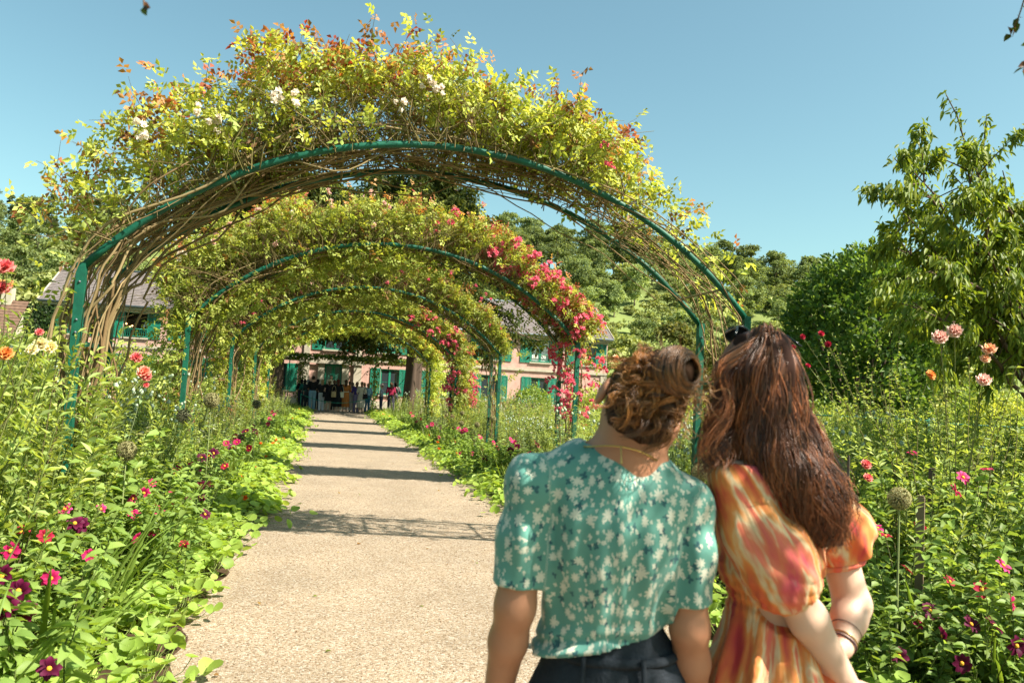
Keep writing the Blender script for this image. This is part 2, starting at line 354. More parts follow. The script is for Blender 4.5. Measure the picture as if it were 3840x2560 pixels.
def window(x, z0, w, h, kind):
    fr = Geo(); y0 = HY+.10
    if kind in (2,):                      # wide open, only the balcony rail and side frame
        parts = [((x-w/2, y0, z0), (x-w/2+.05, y0+.06, z0+h)), ((x+w/2-.05, y0, z0), (x+w/2, y0+.06, z0+h)), ((x-w/2+.05, y0, z0+h-.06), (x+w/2-.05, y0+.06, z0+h))]
    else:
        parts = [((x-w/2, y0, z0), (x-w/2+.07, y0+.06, z0+h)), ((x+w/2-.07, y0, z0), (x+w/2, y0+.06, z0+h)), ((x-w/2+.07, y0, z0+h-.08), (x+w/2-.07, y0+.06, z0+h)), ((x-w/2+.07, y0, z0), (x+w/2-.07, y0+.06, z0+.08)), ((x-.06, y0, z0+.08), (x+.06, y0+.06, z0+h-.08))]
    for lo, hi in parts: V, F = box(lo, hi); fr.add(V-HO, F)
    f = fr.build('window', M_GREEN, house, smooth_=False)
    if kind != 2:
        for s in (-1, 1):
            a, b = sorted((x+s*.062, x+s*(w/2-.072)))
            for zz in range(2):
                c = z0+.085+zz*(h-.165)/2; d = c+(h-.165)/2-.02
                V, F = box((a, y0+.025, c), (b, y0+.035, d)); Geo().add(V-HO, F).build('pane', M_LACE if kind == 4 else M_GLASS, f, smooth_=False)
            V, F = box((a, y0+.02, z0+h/2-.015), (b, y0+.05, z0+h/2+.002)); Geo().add(V-HO, F).build('glazing_bar', M_GREEN, f, smooth_=False)
        if kind in (4, 1):               # curtains hang inside the glass
            for s in (-1, 1):
                xs = np.linspace(x+s*.08, x+s*(w/2-.08), 16); zz = np.array([z0+.1, z0+h-.1])
                V = np.array([(q, y0+.16+.025*math.sin(i*2.1), z) for z in zz for i, q in enumerate(xs)])-HO
                Geo().add(V, [(i, i+1, 17+i, 16+i) for i in range(15)]).build('curtain', M_LACE, f)
    Vv, Ff = box((x-w/2-.1, HY-.10, z0-.09), (x+w/2+.1, HY+.09, z0-.003)); Geo().add(Vv-HO, Ff).build('sill', M_CREAM, f, smooth_=False)
    return f
def balcony(x, z0, w, f):
    g = Geo(); V, F = tubes(np.array([(x-w/2, HY-.02, z0+.48), (x+w/2, HY-.02, z0+.48)])-HO, .022, 5, True); g.add(V, F)
    V, F = tubes(np.array([(x-w/2, HY-.02, z0+.06), (x+w/2, HY-.02, z0+.06)])-HO, .018, 5, True); g.add(V, F); g.build('balcony_rail', M_GREEN, f)
    for q in np.linspace(x-w/2+.05, x+w/2-.05, 12):
        V, F = tubes(np.array([(q, HY-.02, z0+.06), (q, HY-.02, z0+.48)])-HO, .011, 4); Geo().add(V, F).build('baluster', M_GREEN, f)
for x, k in UW:
    f = window(x, 3.47, 1.24, 1.43, k)
    if k in (1, 2, 4): balcony(x, 3.47, 1.24, f)
    shutter(x-.62-.71, 3.42, SH_U); shutter(x+.63, 3.42, SH_U)
for x in GW: window(x, .95, 1.1, 1.55, 0); shutter(x-.55-.61, .9, SH_G); shutter(x+.56, .9, SH_G)
for x in (-9.85, -13.05, -10.9):          # lamps lit inside the upper rooms
    pass
# entrance: double door with lattice, stone surround, steps, porch rail
def entrance():
    d = Geo(); y0 = HY+.06
    for a, b in ((.07, .555), (.565, 1.05)):
        for lo, hi in [((a, y0, .25), (a+.09, y0+.05, 2.6)), ((b-.09, y0, .25), (b, y0+.05, 2.6)), ((a+.09, y0, .25), (b-.09, y0+.05, .85)), ((a+.09, y0, 2.48), (b-.09, y0+.05, 2.6))]:
            V, F = box(lo, hi); d.add(V-HO, F)
    dr = d.build('door', M_GREEN, house, smooth_=False)
    for a, b in ((.16, .465), (.655, .96)):
        V, F = box((a, y0+.03, .85), (b, y0+.04, 2.48)); Geo().add(V-HO, F).build('pane', M_GLASS, dr, smooth_=False)
        lat = Geo(); w = b-a
        for s in (1, -1):
            for c in np.arange(-.3, 1.75, .13):
                p0 = np.array([a, y0+.012, .85+c]); p1 = np.array([b, y0+.012, .85+c+w]) if s == 1 else None
                if s == -1: p0 = np.array([b, y0+.012, .85+c]); p1 = np.array([a, y0+.012, .85+c+w])
                if p0[2] < .85: f_ = (.85-p0[2])/(p1[2]-p0[2]); p0 = p0+(p1-p0)*f_
                if p1[2] > 2.48: f_ = (2.48-p0[2])/(p1[2]-p0[2]); p1 = p0+(p1-p0)*f_
                if f_ok(p0, p1): V, F = tubes(np.array([p0, p1])-HO, .009, 4); lat.add(V, F)
        lat.build('lattice', M_GREEN, dr)
    V, F = ball(np.array([.63, y0-.02, 1.25])-HO, .03, 8, 5); Geo().add(V, F).build('door_handle', M_ZINC, dr)
    for lo, hi, n in [((-.33, HY-.09, .2), (.045, HY-.002, 2.70), 'door_jamb'), ((1.075, HY-.09, .2), (1.47, HY-.002, 2.70), 'door_jamb'), ((-.33, HY-.10, 2.705), (1.47, HY-.002, 2.876), 'door_lintel'),
                      ((-1.25, HY-.14, .0), (-.83, HY-.002, 2.874), 'pilaster'), ((1.75, HY-.14, 0), (2.2, HY-.002, 2.874), 'pilaster'), ((-1.2, HY-.10, 3.035), (-.85, HY-.002, 4.86), 'pilaster'), ((1.8, HY-.10, 3.035), (2.15, HY-.002, 4.86), 'pilaster'),
                      ((-1.4, HY-.22, 2.62), (2.35, HY-.142, 2.82), 'porch_beam'), ((-1.2, HY-1.5, 0.004), (2.3, HY-.15, .13), 'step'), ((-.7, HY-1.0, .131), (1.9, HY-.152, .26), 'step')]:
        hb(n, lo, hi, M_CREAM)
def f_ok(a, b): return np.linalg.norm(b-a) > .02 and a[2] < 2.48 and b[2] > .85
entrance()
# porch pergola along the front: green posts and rails
pg = thing('porch_pergola', 'thin green metal porch frame with climbing leaves along the house front', 'pergola', (0.5, 46.9, 0))
PO = np.array([.5, 46.9, 0])
for x in (-4.6, -1.9, 2.9, 5.4):
    V, F = tubes(np.array([(x, 46.9, 0), (x, 46.9, 2.95)])-PO, .03, 6, True); Geo().add(V, F).build('post', M_GREEN, pg)
    V, F = tubes(np.array([(x, 46.9, 2.93), (x, HY-.25, 2.8)])-PO, .022, 5, True); Geo().add(V, F).build('rafter', M_GREEN, pg)
V, F = tubes(np.array([(-4.7, 46.9, 2.95), (5.5, 46.9, 2.95)])-PO, .03, 6, True); Geo().add(V, F).build('rail', M_GREEN, pg)
def pervine():
    g = Geo(); n = 5200
    x = RNG.uniform(-4.8, 5.6, n); c = .35+.65*(noise1(x*1.3, 3) > -.25); hang = RNG.random(n)**1.5*(.35+.5*np.clip(noise1(x*1.1, 5), 0, 1))
    post = RNG.random(n) < .34; px_ = np.array([-4.6, -1.2, 2.9, 5.4])[RNG.integers(0, 4, n)]
    x = np.where(post, px_+RNG.normal(size=n)*.14, x); z = np.where(post, RNG.uniform(.1, 3, n), 3.08-hang*c); y = 46.9+RNG.normal(size=n)*.16
    V, F, k = leaves(np.stack([x, y, z], -1)-PO, unit(n), unit(n), .13, .10)
    g.add(V, F, np.repeat(jit((.12, .17, .03), n, .3), k, 0)); o = g.build('climbing_leaves', M_LEAF, pg); o['kind'] = 'stuff'
pervine()
# ivy on the house's left corner
iv = thing('corner_ivy', 'dark ivy covering the corner of the pink house beside the tiled shed', 'ivy', (-15.1, HY-.15, 0))
def ivy():
    n = 2600; z = RNG.random(n)**.8*4.9; x = -15.1-.1+RNG.normal(size=n)*.35; y = HY-.12-RNG.random(n)*.25
    V, F, k = leaves(np.stack([x+15.1, y-HY+.15, z], -1), unit(n)*[1, .3, 1]-[0, .3, .3], np.array([0, -1, .4])+unit(n)*.4, .17, .15)
    Geo().add(V, F, np.repeat(jit((.045, .085, .02), n, .25), k, 0)).build('foliage', M_LEAF, iv)['kind'] = 'stuff'
    V, F = tubes(np.array([(0, 0, 0), (-.1, .05, 1.5), (.1, .05, 3), (-.1, .05, 4.4)]), np.array([.06, .05, .04, .02]), 5); Geo().add(V, F, (.1, .07, .05)).build('stem', M_WOOD, iv)
ivy()
# the tiled shed with a brick chimney left of the house
sh = thing('tiled_shed', 'low brown-tiled shed with a brick chimney beside the pink house', 'shed', (-18.6, 47.5, 0))
def shed():
    O = np.array([-18.6, 47.5, 0])
    def b(n, lo, hi, m): V, F = box(lo, hi); return Geo().add(V-O, F).build(n, m, sh, smooth_=False)
    b('wall', (-21.5, 46.5, 0), (-16.1, 50.5, 2.7), M_CREAM)
    g = Geo()
    for i in range(14):
        for s in (0, 1):
            y0, y1 = (46.2, 48.5) if s == 0 else (50.8, 48.5); z0, z1 = 2.65, 5.05
            a = np.array([y0+(y1-y0)*i/14, z0+(z1-z0)*i/14]); c = np.array([y0+(y1-y0)*(i+1.1)/14, z0+(z1-z0)*(i+1.1)/14])
            V = np.array([(-21.7, a[0], a[1]+.05), (-15.9, a[0], a[1]+.05), (-15.9, c[0], c[1]), (-21.7, c[0], c[1]), (-21.7, a[0], a[1]), (-15.9, a[0], a[1]), (-15.9, c[0], c[1]-.05), (-21.7, c[0], c[1]-.05)])-O
            g.add(V, [(0, 1, 2, 3), (4, 7, 6, 5), (0, 4, 5, 1), (0, 3, 7, 4), (1, 5, 6, 2)])
    g.build('roof', M_TILE, sh, smooth_=False)
    for x in (-21.5, -16.12):
        V = np.array([(x, 46.5, 2.7), (x, 50.5, 2.7), (x, 48.5, 4.85)])-O; Geo().add(np.concatenate([V, V+[.02, 0, 0]]), [(0, 2, 1), (3, 4, 5)]).build('gable', M_CREAM, sh)
    ch = b('chimney', (-17.5, 48.2, 4.4), (-16.7, 48.8, 5.75), M_CREAM)
    for x in (-17.3, -16.9):
        V, F = tubes(np.array([(x, 48.5, 5.74), (x, 48.5, 6.0), (x, 48.5, 6.12)])-O, np.array([[.15, .13, .15]]), 10, True); Geo().add(V, F).build('chimney_pot', M_TERRA, ch)
shed()
# ================================================================== rose arches over the path
AXA, AXB, AZB, AZT, AD = -1.914, 3.899, 2.352, 3.673, 0.95
AXC, AHW = (AXA+AXB)/2, (AXB-AXA)/2; _sg = AZT-AZB; AR = (AHW**2+_sg**2)/2/_sg
A0 = math.asin(AHW/AR)
def arc(s, r=0.0):                        # s in 0..1 from left bend to right bend, r = height above the hoop
    a = -A0+2*A0*np.asarray(s, float); return np.stack([AXC+(AR+r)*np.sin(a), AZT-AR+(AR+r)*np.cos(a)], -1)
M_HOOP = plain('hoop_paint', (.006, .085, .052), .5, noise=.3, scale=9, spec=.3, bump=.15, bscale=30)
def rail_path(L):                         # left foot -> hoop -> right foot, by arc length fraction
    pass
def make_arch(y1, label, nbar, seed, sparse=False):
    rg = np.random.default_rng(seed); O = np.array([AXC, y1+AD/2, 0])
    t = thing('rose_arch', label, 'arch', O, 0, 'green arches over the path')
    for y in (y1, y1+AD):
        s = np.linspace(.035, .965, 40); q = arc(s); P = np.stack([q[:, 0], np.full(40, y), q[:, 1]], -1)
        P = np.concatenate([[(AXA, y, AZB)], P, [(AXB, y, AZB)]])
        V, F = tubes(P-O, .031, 8, True); Geo().add(V, F).build('hoop', M_HOOP, t)
        for x in (AXA, AXB):
            g = Geo(); V, F = box(np.array([x-.033, y-.033, 0])-O, np.array([x+.033, y+.033, AZB+.03])-O); g.add(V, F); p = g.build('post', M_HOOP, t, smooth_=False)
            for z in (AZB-.12, AZB-.42, AZB-.52, AZB-.8):
                V, F = ball(np.array([x, y-.036, z])-O, .011, 6, 4); Geo().add(V, F).build('bolt', M_ZINC, p)
    for s in np.linspace(.06, .94, nbar):
        q = arc(s, -.03); P = np.array([(q[0], y1, q[1]), (q[0], y1+AD, q[1])]); V, F = tubes(P-O, .012, 5, True); Geo().add(V, F, (.25, .22, .12)).build('cross_bar', M_WOOD, t)
    for x in (AXA, AXB):
        for z in (.9, 1.75):
            V, F = box(np.array([x-.012, y1+.035, z-.02])-O, np.array([x+.012, y1+AD-.035, z+.02])-O); Geo().add(V, F).build('cross_rail', M_HOOP, t, smooth_=False)
    return t

YG, LG, DG = np.array((.42, .43, .095)), np.array((.26, .33, .065)), np.array((.12, .195, .04))
ORG, RED, TAN = np.array((.52, .27, .10)), np.array((.34, .05, .045)), np.array((.25, .13, .055))
def cluster_mesh(n, R, fr, c1, c2, name, seed):      # a truss of small double roses
    rg = np.random.default_rng(seed); g = Geo()
    a = nrm(rg.normal(size=(n, 3))+[0, 0, .5]); C = a*R*rg.uniform(.6, 1, (n, 1))
    for i in range(n):
        m = 9; ang = np.arange(m)*2.4+rg.random()*6; el = np.linspace(1.25, -.25, m)
        d0 = nrm(a[i]+rg.normal(size=3)*.3); u = nrm(np.cross(d0, [.3, .5, .8])); v = np.cross(d0, u)
        D = nrm(np.cos(ang)[:, None]*u*np.cos(el)[:, None]+np.sin(ang)[:, None]*v*np.cos(el)[:, None]+d0*np.sin(el)[:, None])
        V, F, k = leaves(np.repeat(C[i][None], m, 0), D, np.repeat(d0[None], m, 0)+D*.1, fr*rg.uniform(.8, 1.1, m), fr*.95, -.35, 0)
        g.add(V, F, np.repeat(cmix(c1, c2, rg.random(m)), k, 0))
    return g.mesh(name, M_PETAL, True)
PINKC = [cluster_mesh(11, .085, .032, (.70, .085, .17), (.84, .27, .34), 'pink_truss', i) for i in range(3)]
WHITEC = [cluster_mesh(5, .07, .045, (.80, .76, .62), (.85, .8, .72), 'white_truss', i+9) for i in range(2)]
PALEC = [cluster_mesh(2, .035, .045, (.78, .5, .44), (.8, .62, .52), 'pale_truss', i+19) for i in range(2)]
ROSEC = [cluster_mesh(3, .04, .034, (.62, .09, .17), (.7, .22, .26), 'rose_truss', i+29) for i in range(2)]
BROWNC = [cluster_mesh(8, .06, .014, (.16, .07, .03), (.22, .11, .05), 'spent_truss', i+39) for i in range(2)]

def make_rose(y1, label, seed, nsprig, leafL, dens, thick, ncane_l, ncane_r, pal, nshoot, flowers, cane_r=.008, droopy=0, side_l=0.0, side_r=0.0):
    """dens(s), thick(s): how much foliage and how high above the hoop, s from left to right bend"""
    global RNG
    RNG = np.random.default_rng(seed); rg = RNG
    O = np.array([AXA, y1+AD/2, 0])
    t = thing('climbing_rose', label, 'climbing rose', O, 0, 'climbing roses on the arches')
    # canes: from each foot up the post and along the arch
    g = Geo(); m = 46
    for side, n in ((0, ncane_l), (1, ncane_r)):
        if not n: continue
        u = np.linspace(0, 1, m)[None]; end = rg.uniform(.35, 1.0, (n, 1)) if y1 > 8 else np.clip(rg.uniform(.35, 1.12, (n, 1)), 0, 1)
        Ltot = AZB+2*A0*AR; l = u*end*Ltot*.98
        up = np.minimum(l/AZB, 1); s = np.clip((l-AZB)/(2*A0*AR), 0, 1)
        q = arc(s); x = np.where(l < AZB, AXA, q[..., 0]); z = np.where(l < AZB, l, q[..., 1])
        ph = rg.uniform(0, 50, (n, 1)); fr = rg.uniform(.7, 1.8, (n, 1))
        off = rg.uniform(-.12, .16, (n, 1)); w = smooth(l/1.6)
        nr = np.stack([noise1(ph[i]+l[i]*fr[i]*1.3, seed+i) for i in range(n)]); ny = np.stack([noise1(ph[i]+9+l[i]*fr[i], seed+i+99) for i in range(n)])
        rad = off*w+nr*.10*(.35+w)
        a = -A0+2*A0*s; nx_ = np.where(l < AZB, -1.0, np.sin(a)); nz_ = np.where(l < AZB, 0, np.cos(a))
        bend = smooth(1-np.abs(l-AZB)/.5)*.15
        x = x+nx_*(rad-bend*.7); z = z+nz_*rad-bend*.3
        y = y1+AD/2+(rg.uniform(-.16, .16, (n, 1))*(1-w)+rg.uniform(-.5, .5, (n, 1))*AD*w*1.05+ny*.14)
        if side == 1: x = 2*AXC-x
        P = np.stack([x, y, np.maximum(z, 0.0)], -1)-O
        rr = (cane_r if side == 0 else cane_r*.7)*rg.uniform(.5, 1.9, (n, 1))*np.linspace(1.15, .35, m)[None]
        V, F = tubes(P, rr, 5); c = cmix((.17, .105, .05), (.27, .20, .10), rg.random(n)); V_c = tcol(c, P, 5); g.add(V, F, V_c)
    # twigs rising from the hoop into the crown
    n = int(nsprig*.16); s = pick(dens, n, rg); y = rg.uniform(y1-.12, y1+AD+.12, n); T = thick(s)*rg.uniform(.5, 1.05, n)
    a = -A0+2*A0*s; out = np.stack([np.sin(a), np.zeros(n), np.cos(a)], -1)
    q = arc(s); b = np.stack([q[:, 0], y, q[:, 1]], -1); tang = np.stack([np.cos(a), np.zeros(n), -np.sin(a)], -1)
    lean = np.clip(rg.normal(size=(n, 1))*.6, -.9, .9); ly = rg.normal(size=(n, 1))*.25
    P = np.stack([b+out*T[:, None]*u*(1-.15*u)+tang*lean*T[:, None]*u*(.4+.9*u)+np.array([0, 1, 0])*ly*u*T[:, None]+(rg.normal(size=(n, 3))*.03) for u in np.linspace(0, 1, 6)], 1)-O
    V, F = tubes(P, np.linspace(.006, .0018, 6)[None].repeat(n, 0)*rg.uniform(.6, 1.3, (n, 1)), 3); g.add(V, F, tcol(cmix((.14, .09, .045), (.2, .17, .06), rg.random(n)), P, 3))
    # long young shoots above the crown
    shoots = []
    for i in range(nshoot):
        s0 = pick(dens, 1, rg)[0]; T0 = float(thick(s0)); q = arc(s0, T0*.75); a0 = -A0+2*A0*s0
        o = np.array([math.sin(a0)*.6+rg.normal()*.3, rg.normal()*.25, math.cos(a0)]); L = rg.uniform(.22, .6); p0 = np.array([q[0], rg.uniform(y1-.1, y1+AD+.1), q[1]])
        u = np.linspace(0, 1, 8)[:, None]; c = np.array([rg.normal()*.25, rg.normal()*.15, -.1]); shoots.append(p0+o*L*u+c*L*u*u*u)
    if nshoot:
        P = np.array(shoots)-O; V, F = tubes(P, np.linspace(.005, .0015, 8)[None].repeat(nshoot, 0), 3); g.add(V, F, tcol(jit((.2, .14, .06), nshoot), P, 3))
    cn = g.build('canes', M_WOOD, t); cn['kind'] = 'stuff'
    # foliage: sprigs of five leaflets
    n = nsprig; s = pick(dens, n, rg); yy = rg.uniform(-.16, AD+.16, n)
    rough = 1+.22*noise1(s*17+3, seed)+.16*noise1(s*43, seed+1)+.12*noise1(yy*6+s*9, seed+2)
    h = rg.random(n)**.62*thick(s)*rough
    if y1 > 8: low_ = rg.random(n) < np.interp(s, [0, .5, .65, 1], [.22, .2, .04, .02]); h = np.where(low_, -rg.random(n)**1.4*.34, h)
    clump = noise1(s*55+yy*3, seed+5)+noise1(h*9+s*21, seed+6); keep = clump > -.75; s, yy, h = s[keep], yy[keep], h[keep]; n = len(s)
    a = -A0+2*A0*s; out = np.stack([np.sin(a), np.zeros(n), np.cos(a)], -1); q = arc(s)
    C = np.stack([q[:, 0], y1+yy, q[:, 1]], -1)+out*h[:, None]
    hr = h/np.maximum(thick(s), .05)
    Dr = nrm(out*.7+unit(n)*1.0-np.array([0, 0, .25]))
    if nshoot:
        k2 = 7; sp = np.array(shoots)[:, 1:8].reshape(-1, 3); C = np.concatenate([C, sp]); D2 = nrm(unit(len(sp))+np.array([0, 0, .2])); Dr = np.concatenate([Dr, D2])
        hr = np.concatenate([hr, np.tile(np.linspace(.9, 1.5, 7), nshoot)]); n = len(C)
    if side_l or side_r:                   # foliage hanging down the posts
        for x0, amt, sg in ((AXA, side_l, -1), (AXB, side_r, 1)):
            k = int(amt*900)
            if not k: continue
            z = rg.uniform(.5, AZB+.2, k); C = np.concatenate([C, np.stack([x0+sg*np.abs(rg.normal(size=k))*.28, y1+rg.uniform(-.3, AD+.3, k), z], -1)])
            Dr = np.concatenate([Dr, nrm(unit(k)+[sg*.5, 0, -.2])]); hr = np.concatenate([hr, rg.uniform(0, .9, k)])
        n = len(C)
    nl = 5; S = nrm(np.cross(Dr, unit(n))); L = leafL*rg.uniform(.75, 1.25, n)
    g = Geo()
    base = cmix(pal[0], pal[1], np.clip(rg.random(n)*.8+.3*np.clip(hr, 0, 1)-.05, 0, 1))
    new = (rg.random(n) < np.clip((hr-.68)*.8, 0, .55)); base = np.where(new[:, None], cmix(ORG, RED, rg.random(n)**2), base)
    dead = rg.random(n) < .05; base = np.where(dead[:, None], TAN, base); base = base*(1+rg.normal(size=(n, 1))*.16)
    for j, (t0, sd) in enumerate(((.35, -1), (.35, 1), (.75, -1), (.75, 1), (1.0, 0))):
        P = C+Dr*(L*1.7*t0)[:, None]; D = nrm(Dr*(.45 if sd else 1)+S*sd+unit(n)*.2); Nn = nrm(np.cross(D, S if not sd else Dr)+unit(n)*.5)
        V, F, k = leaves(P-O, D, Nn, L*(1 if sd else 1.15), L*.62, .3, .2); g.add(V, F, np.repeat(np.clip(base, .004, 1), k, 0))
    fo = g.build('foliage', M_LEAF, t); fo['kind'] = 'stuff'
    for kind, spots in flowers.items():
        ms = {'pink': PINKC, 'white': WHITEC, 'pale': PALEC, 'rose': ROSEC, 'brown': BROWNC}[kind]
        for j, (s0, hh, y0, sc) in enumerate(spots):
            a0 = -A0+2*A0*min(max(s0, 0), 1)
            if 0 <= s0 <= 1: q = arc(s0, hh); p = np.array([q[0], y1+y0, q[1]])
            elif s0 > 1: p = np.array([AXB+hh, y1+y0, AZB-(s0-1)*AZB])
            else: p = np.array([AXA-hh, y1+y0, AZB+s0*AZB])
            o = obj('rose_truss', ms[j % len(ms)], t); o['kind'] = 'stuff'; o.location = p-O; o.scale = (sc,)*3; o.rotation_euler = (rg.uniform(-.5, .5), a0+rg.uniform(-.4, .4), rg.uniform(0, 6))
    return t
def pick(dens, n, rg):
    out = []
    while sum(map(len, out)) < n:
        s = rg.random(4*n+8); out.append(s[rg.random(4*n+8) < dens(s)])
    return np.concatenate(out)[:n]
def fl(seed, n, s0, s1, h0, h1, sc0=.8, sc1=1.2):
    r = np.random.default_rng(seed); return [(r.uniform(s0, s1), r.uniform(h0, h1), r.uniform(-.2, AD+.1), r.uniform(sc0, sc1)) for _ in range(n)]
def px_flowers(pts, y1, sc=1.0):          # trusses seen at these pixels, on the arch's front face
    out = []
    for px, py in pts:
        p = at_y(px, py, y1-.1); dx, dz = p[0]-AXC, p[2]-(AZT-AR); a = math.atan2(dx, dz); out.append(((a+A0)/(2*A0), math.hypot(dx, dz)-AR, -.18+RNG.uniform(-.05, .05), sc*RNG.uniform(.8, 1.2)))
    return out
ip = lambda xs, ys: (lambda s: np.interp(s, xs, ys))
AY = [6.918, 12.12, 17.83, 23.9, 30.0]
# nearest arch: thick crown on the left and middle, nearly bare canes on the right
make_arch(AY[0], 'green hoop arch with bare brown canes showing on its right side', 7, 1)
make_rose(AY[0], 'climbing rose with reddish new shoots and a few white blooms over the first arch', 101, 6900, .058,
    ip([0, .1, .2, .5, .68, .74, .8, .88, 1], [.13, .4, .95, 1, .9, .5, .15, .05, .03]), ip([0, .06, .15, .25, .42, .6, .72, .84, 1], [.7, .72, .78, .86, .88, .72, .56, .4, .22]), 44, 11, (LG*1.05, YG*1.3), 76,
    {'white': px_flowers([(1590, 305), (1625, 325), (1645, 350), (1110, 385), (1045, 378), (750, 425), (810, 470), (530, 490), (1500, 395)], AY[0], .8),
     'brown': fl(5, 40, .12, .74, .25, .6), 'pink': px_flowers([(2255, 555), (2275, 630)], AY[0], .6)}, cane_r=.0095, side_l=.12)
make_arch(AY[1], 'green hoop arch smothered in roses with pink trusses on its right side', 6, 2)
make_rose(AY[1], 'climbing rose with deep pink trusses down its right side over the second arch', 102, 11000, .056,
    ip([0, .2, .6, .8, 1], [1, 1, .95, 1, 1]), ip([0, .1, .3, .5, .7, .85, 1], [.85, .9, .8, .7, .6, .5, .42]), 26, 12, (LG, YG), 26,
    {'pink': fl(7, 170, .7, 1.0, .02, .55, .9, 1.5)+fl(8, 50, 1.0, 1.5, -.3, .5, .8, 1.3)+fl(88, 20, .55, .72, .3, .65, .6, .9), 'pale': fl(9, 45, .02, .6, .2, .95), 'white': fl(10, 6, 0, .5, .3, .9)}, side_l=.9, side_r=.22)
make_arch(AY[2], 'green hoop arch under yellowing leaves and small rosy blooms', 6, 3)
make_rose(AY[2], 'climbing rose dotted with small rosy blooms over the third arch', 103, 9500, .065,
    ip([0, .7, 1], [1, 1, .75]), ip([0, .3, .6, .85, 1], [.8, .85, .75, .5, .32]), 20, 14, (LG, YG*1.08), 20,
    {'rose': fl(12, 110, 0, .95, .1, .8, .8, 1.3), 'pale': fl(13, 20, 0, .4, 0, .6)}, side_l=1, side_r=.08)
make_arch(AY[3], 'green hoop arch with a curtain of deep pink roses hanging by its right post', 5, 4)
make_rose(AY[3], 'climbing rose with a dense pink curtain on its right over the fourth arch', 104, 9000, .075,
    ip([0, 1], [1, 1]), ip([0, .5, 1], [.8, .62, .6]), 16, 10, (LG, YG), 14,
    {'pink': fl(14, 130, .70, 1.0, .0, .62, 1.0, 1.5)+fl(15, 70, 1.0, 1.6, -.3, .7, .9, 1.4), 'pale': fl(16, 26, .05, .6, .05, .6)}, side_l=1, side_r=1.2)
make_arch(AY[4], 'farthest green hoop arch with yellow-green leaves beside the dark yew trunks', 5, 5)
make_rose(AY[4], 'yellow-green climbing rose without blooms over the farthest arch', 105, 8000, .085,
    ip([0, 1], [1, 1]), ip([0, .5, 1], [.9, .6, .5]), 14, 10, (LG*1.1, YG*1.2), 8, {}, side_l=1, side_r=.7)
# the arch just overhead: only hanging shoots of its rose reach into the view
make_arch(0.3, 'green hoop arch standing over the two women', 6, 6)
make_rose(0.3, 'climbing rose with hanging shoots on the arch over the two women', 106, 1500, .055,
    ip([0, .5, .6, 1], [.25, .3, 1, .8]), ip([0, 1], [.5, .55]), 16, 14, (DG, LG), 0, {})
def hanging(pts, n, seed, top):
    global RNG
    RNG = np.random.default_rng(seed); P = np.array(pts); O = P[0]; g = Geo()
    t = thing('hanging_rose_shoot', top, 'shoot', O, 0, 'shoots hanging from the arch overhead')
    u = np.linspace(0, len(P)-1, 14); Q = np.stack([np.interp(u, np.arange(len(P)), P[:, i]) for i in range(3)], -1)-O
    V, F = tubes(Q, np.linspace(.004, .0015, 14)[None], 4); Geo().add(V, F, (.16, .09, .05)).build('stem', M_WOOD, t)
    for i in range(n):
        k = 13-int(i*.8) if i < 12 else RNG.integers(3, 13); d = unit(1)[0]+[0, 0, -.3]
        V, F, kk = leaves([Q[k]], [d], unit(1)+[0, -.6, .2], .028, .019, .2, .2, 'lance'); Geo().add(V, F, np.repeat(jit((.06, .09, .02) if i % 3 else (.16, .06, .03), 1), kk, 0)).build('leaf', M_LEAF, t)
hanging([at_d(430, -1150, 1.55), at_d(520, -400, 1.6), at_d(540, 25, 1.6)], 6, 3, 'leafy rose shoot tip dangling from above against the blue sky, left of the path')
hanging([at_d(4000, -900, 2.0), at_d(3900, -200, 2.1), at_d(3822, 60, 2.2), at_d(3790, 130, 2.2)], 12, 4, 'twiggy rose shoot dangling from above beside the cherry tree, the shorter of two')
hanging([at_d(4000, -900, 2.0), at_d(3930, -100, 2.1), at_d(3862, 200, 2.2), at_d(3835, 270, 2.2)], 8, 5, 'twiggy rose shoot dangling from above beside the cherry tree, the lower-hanging of two')
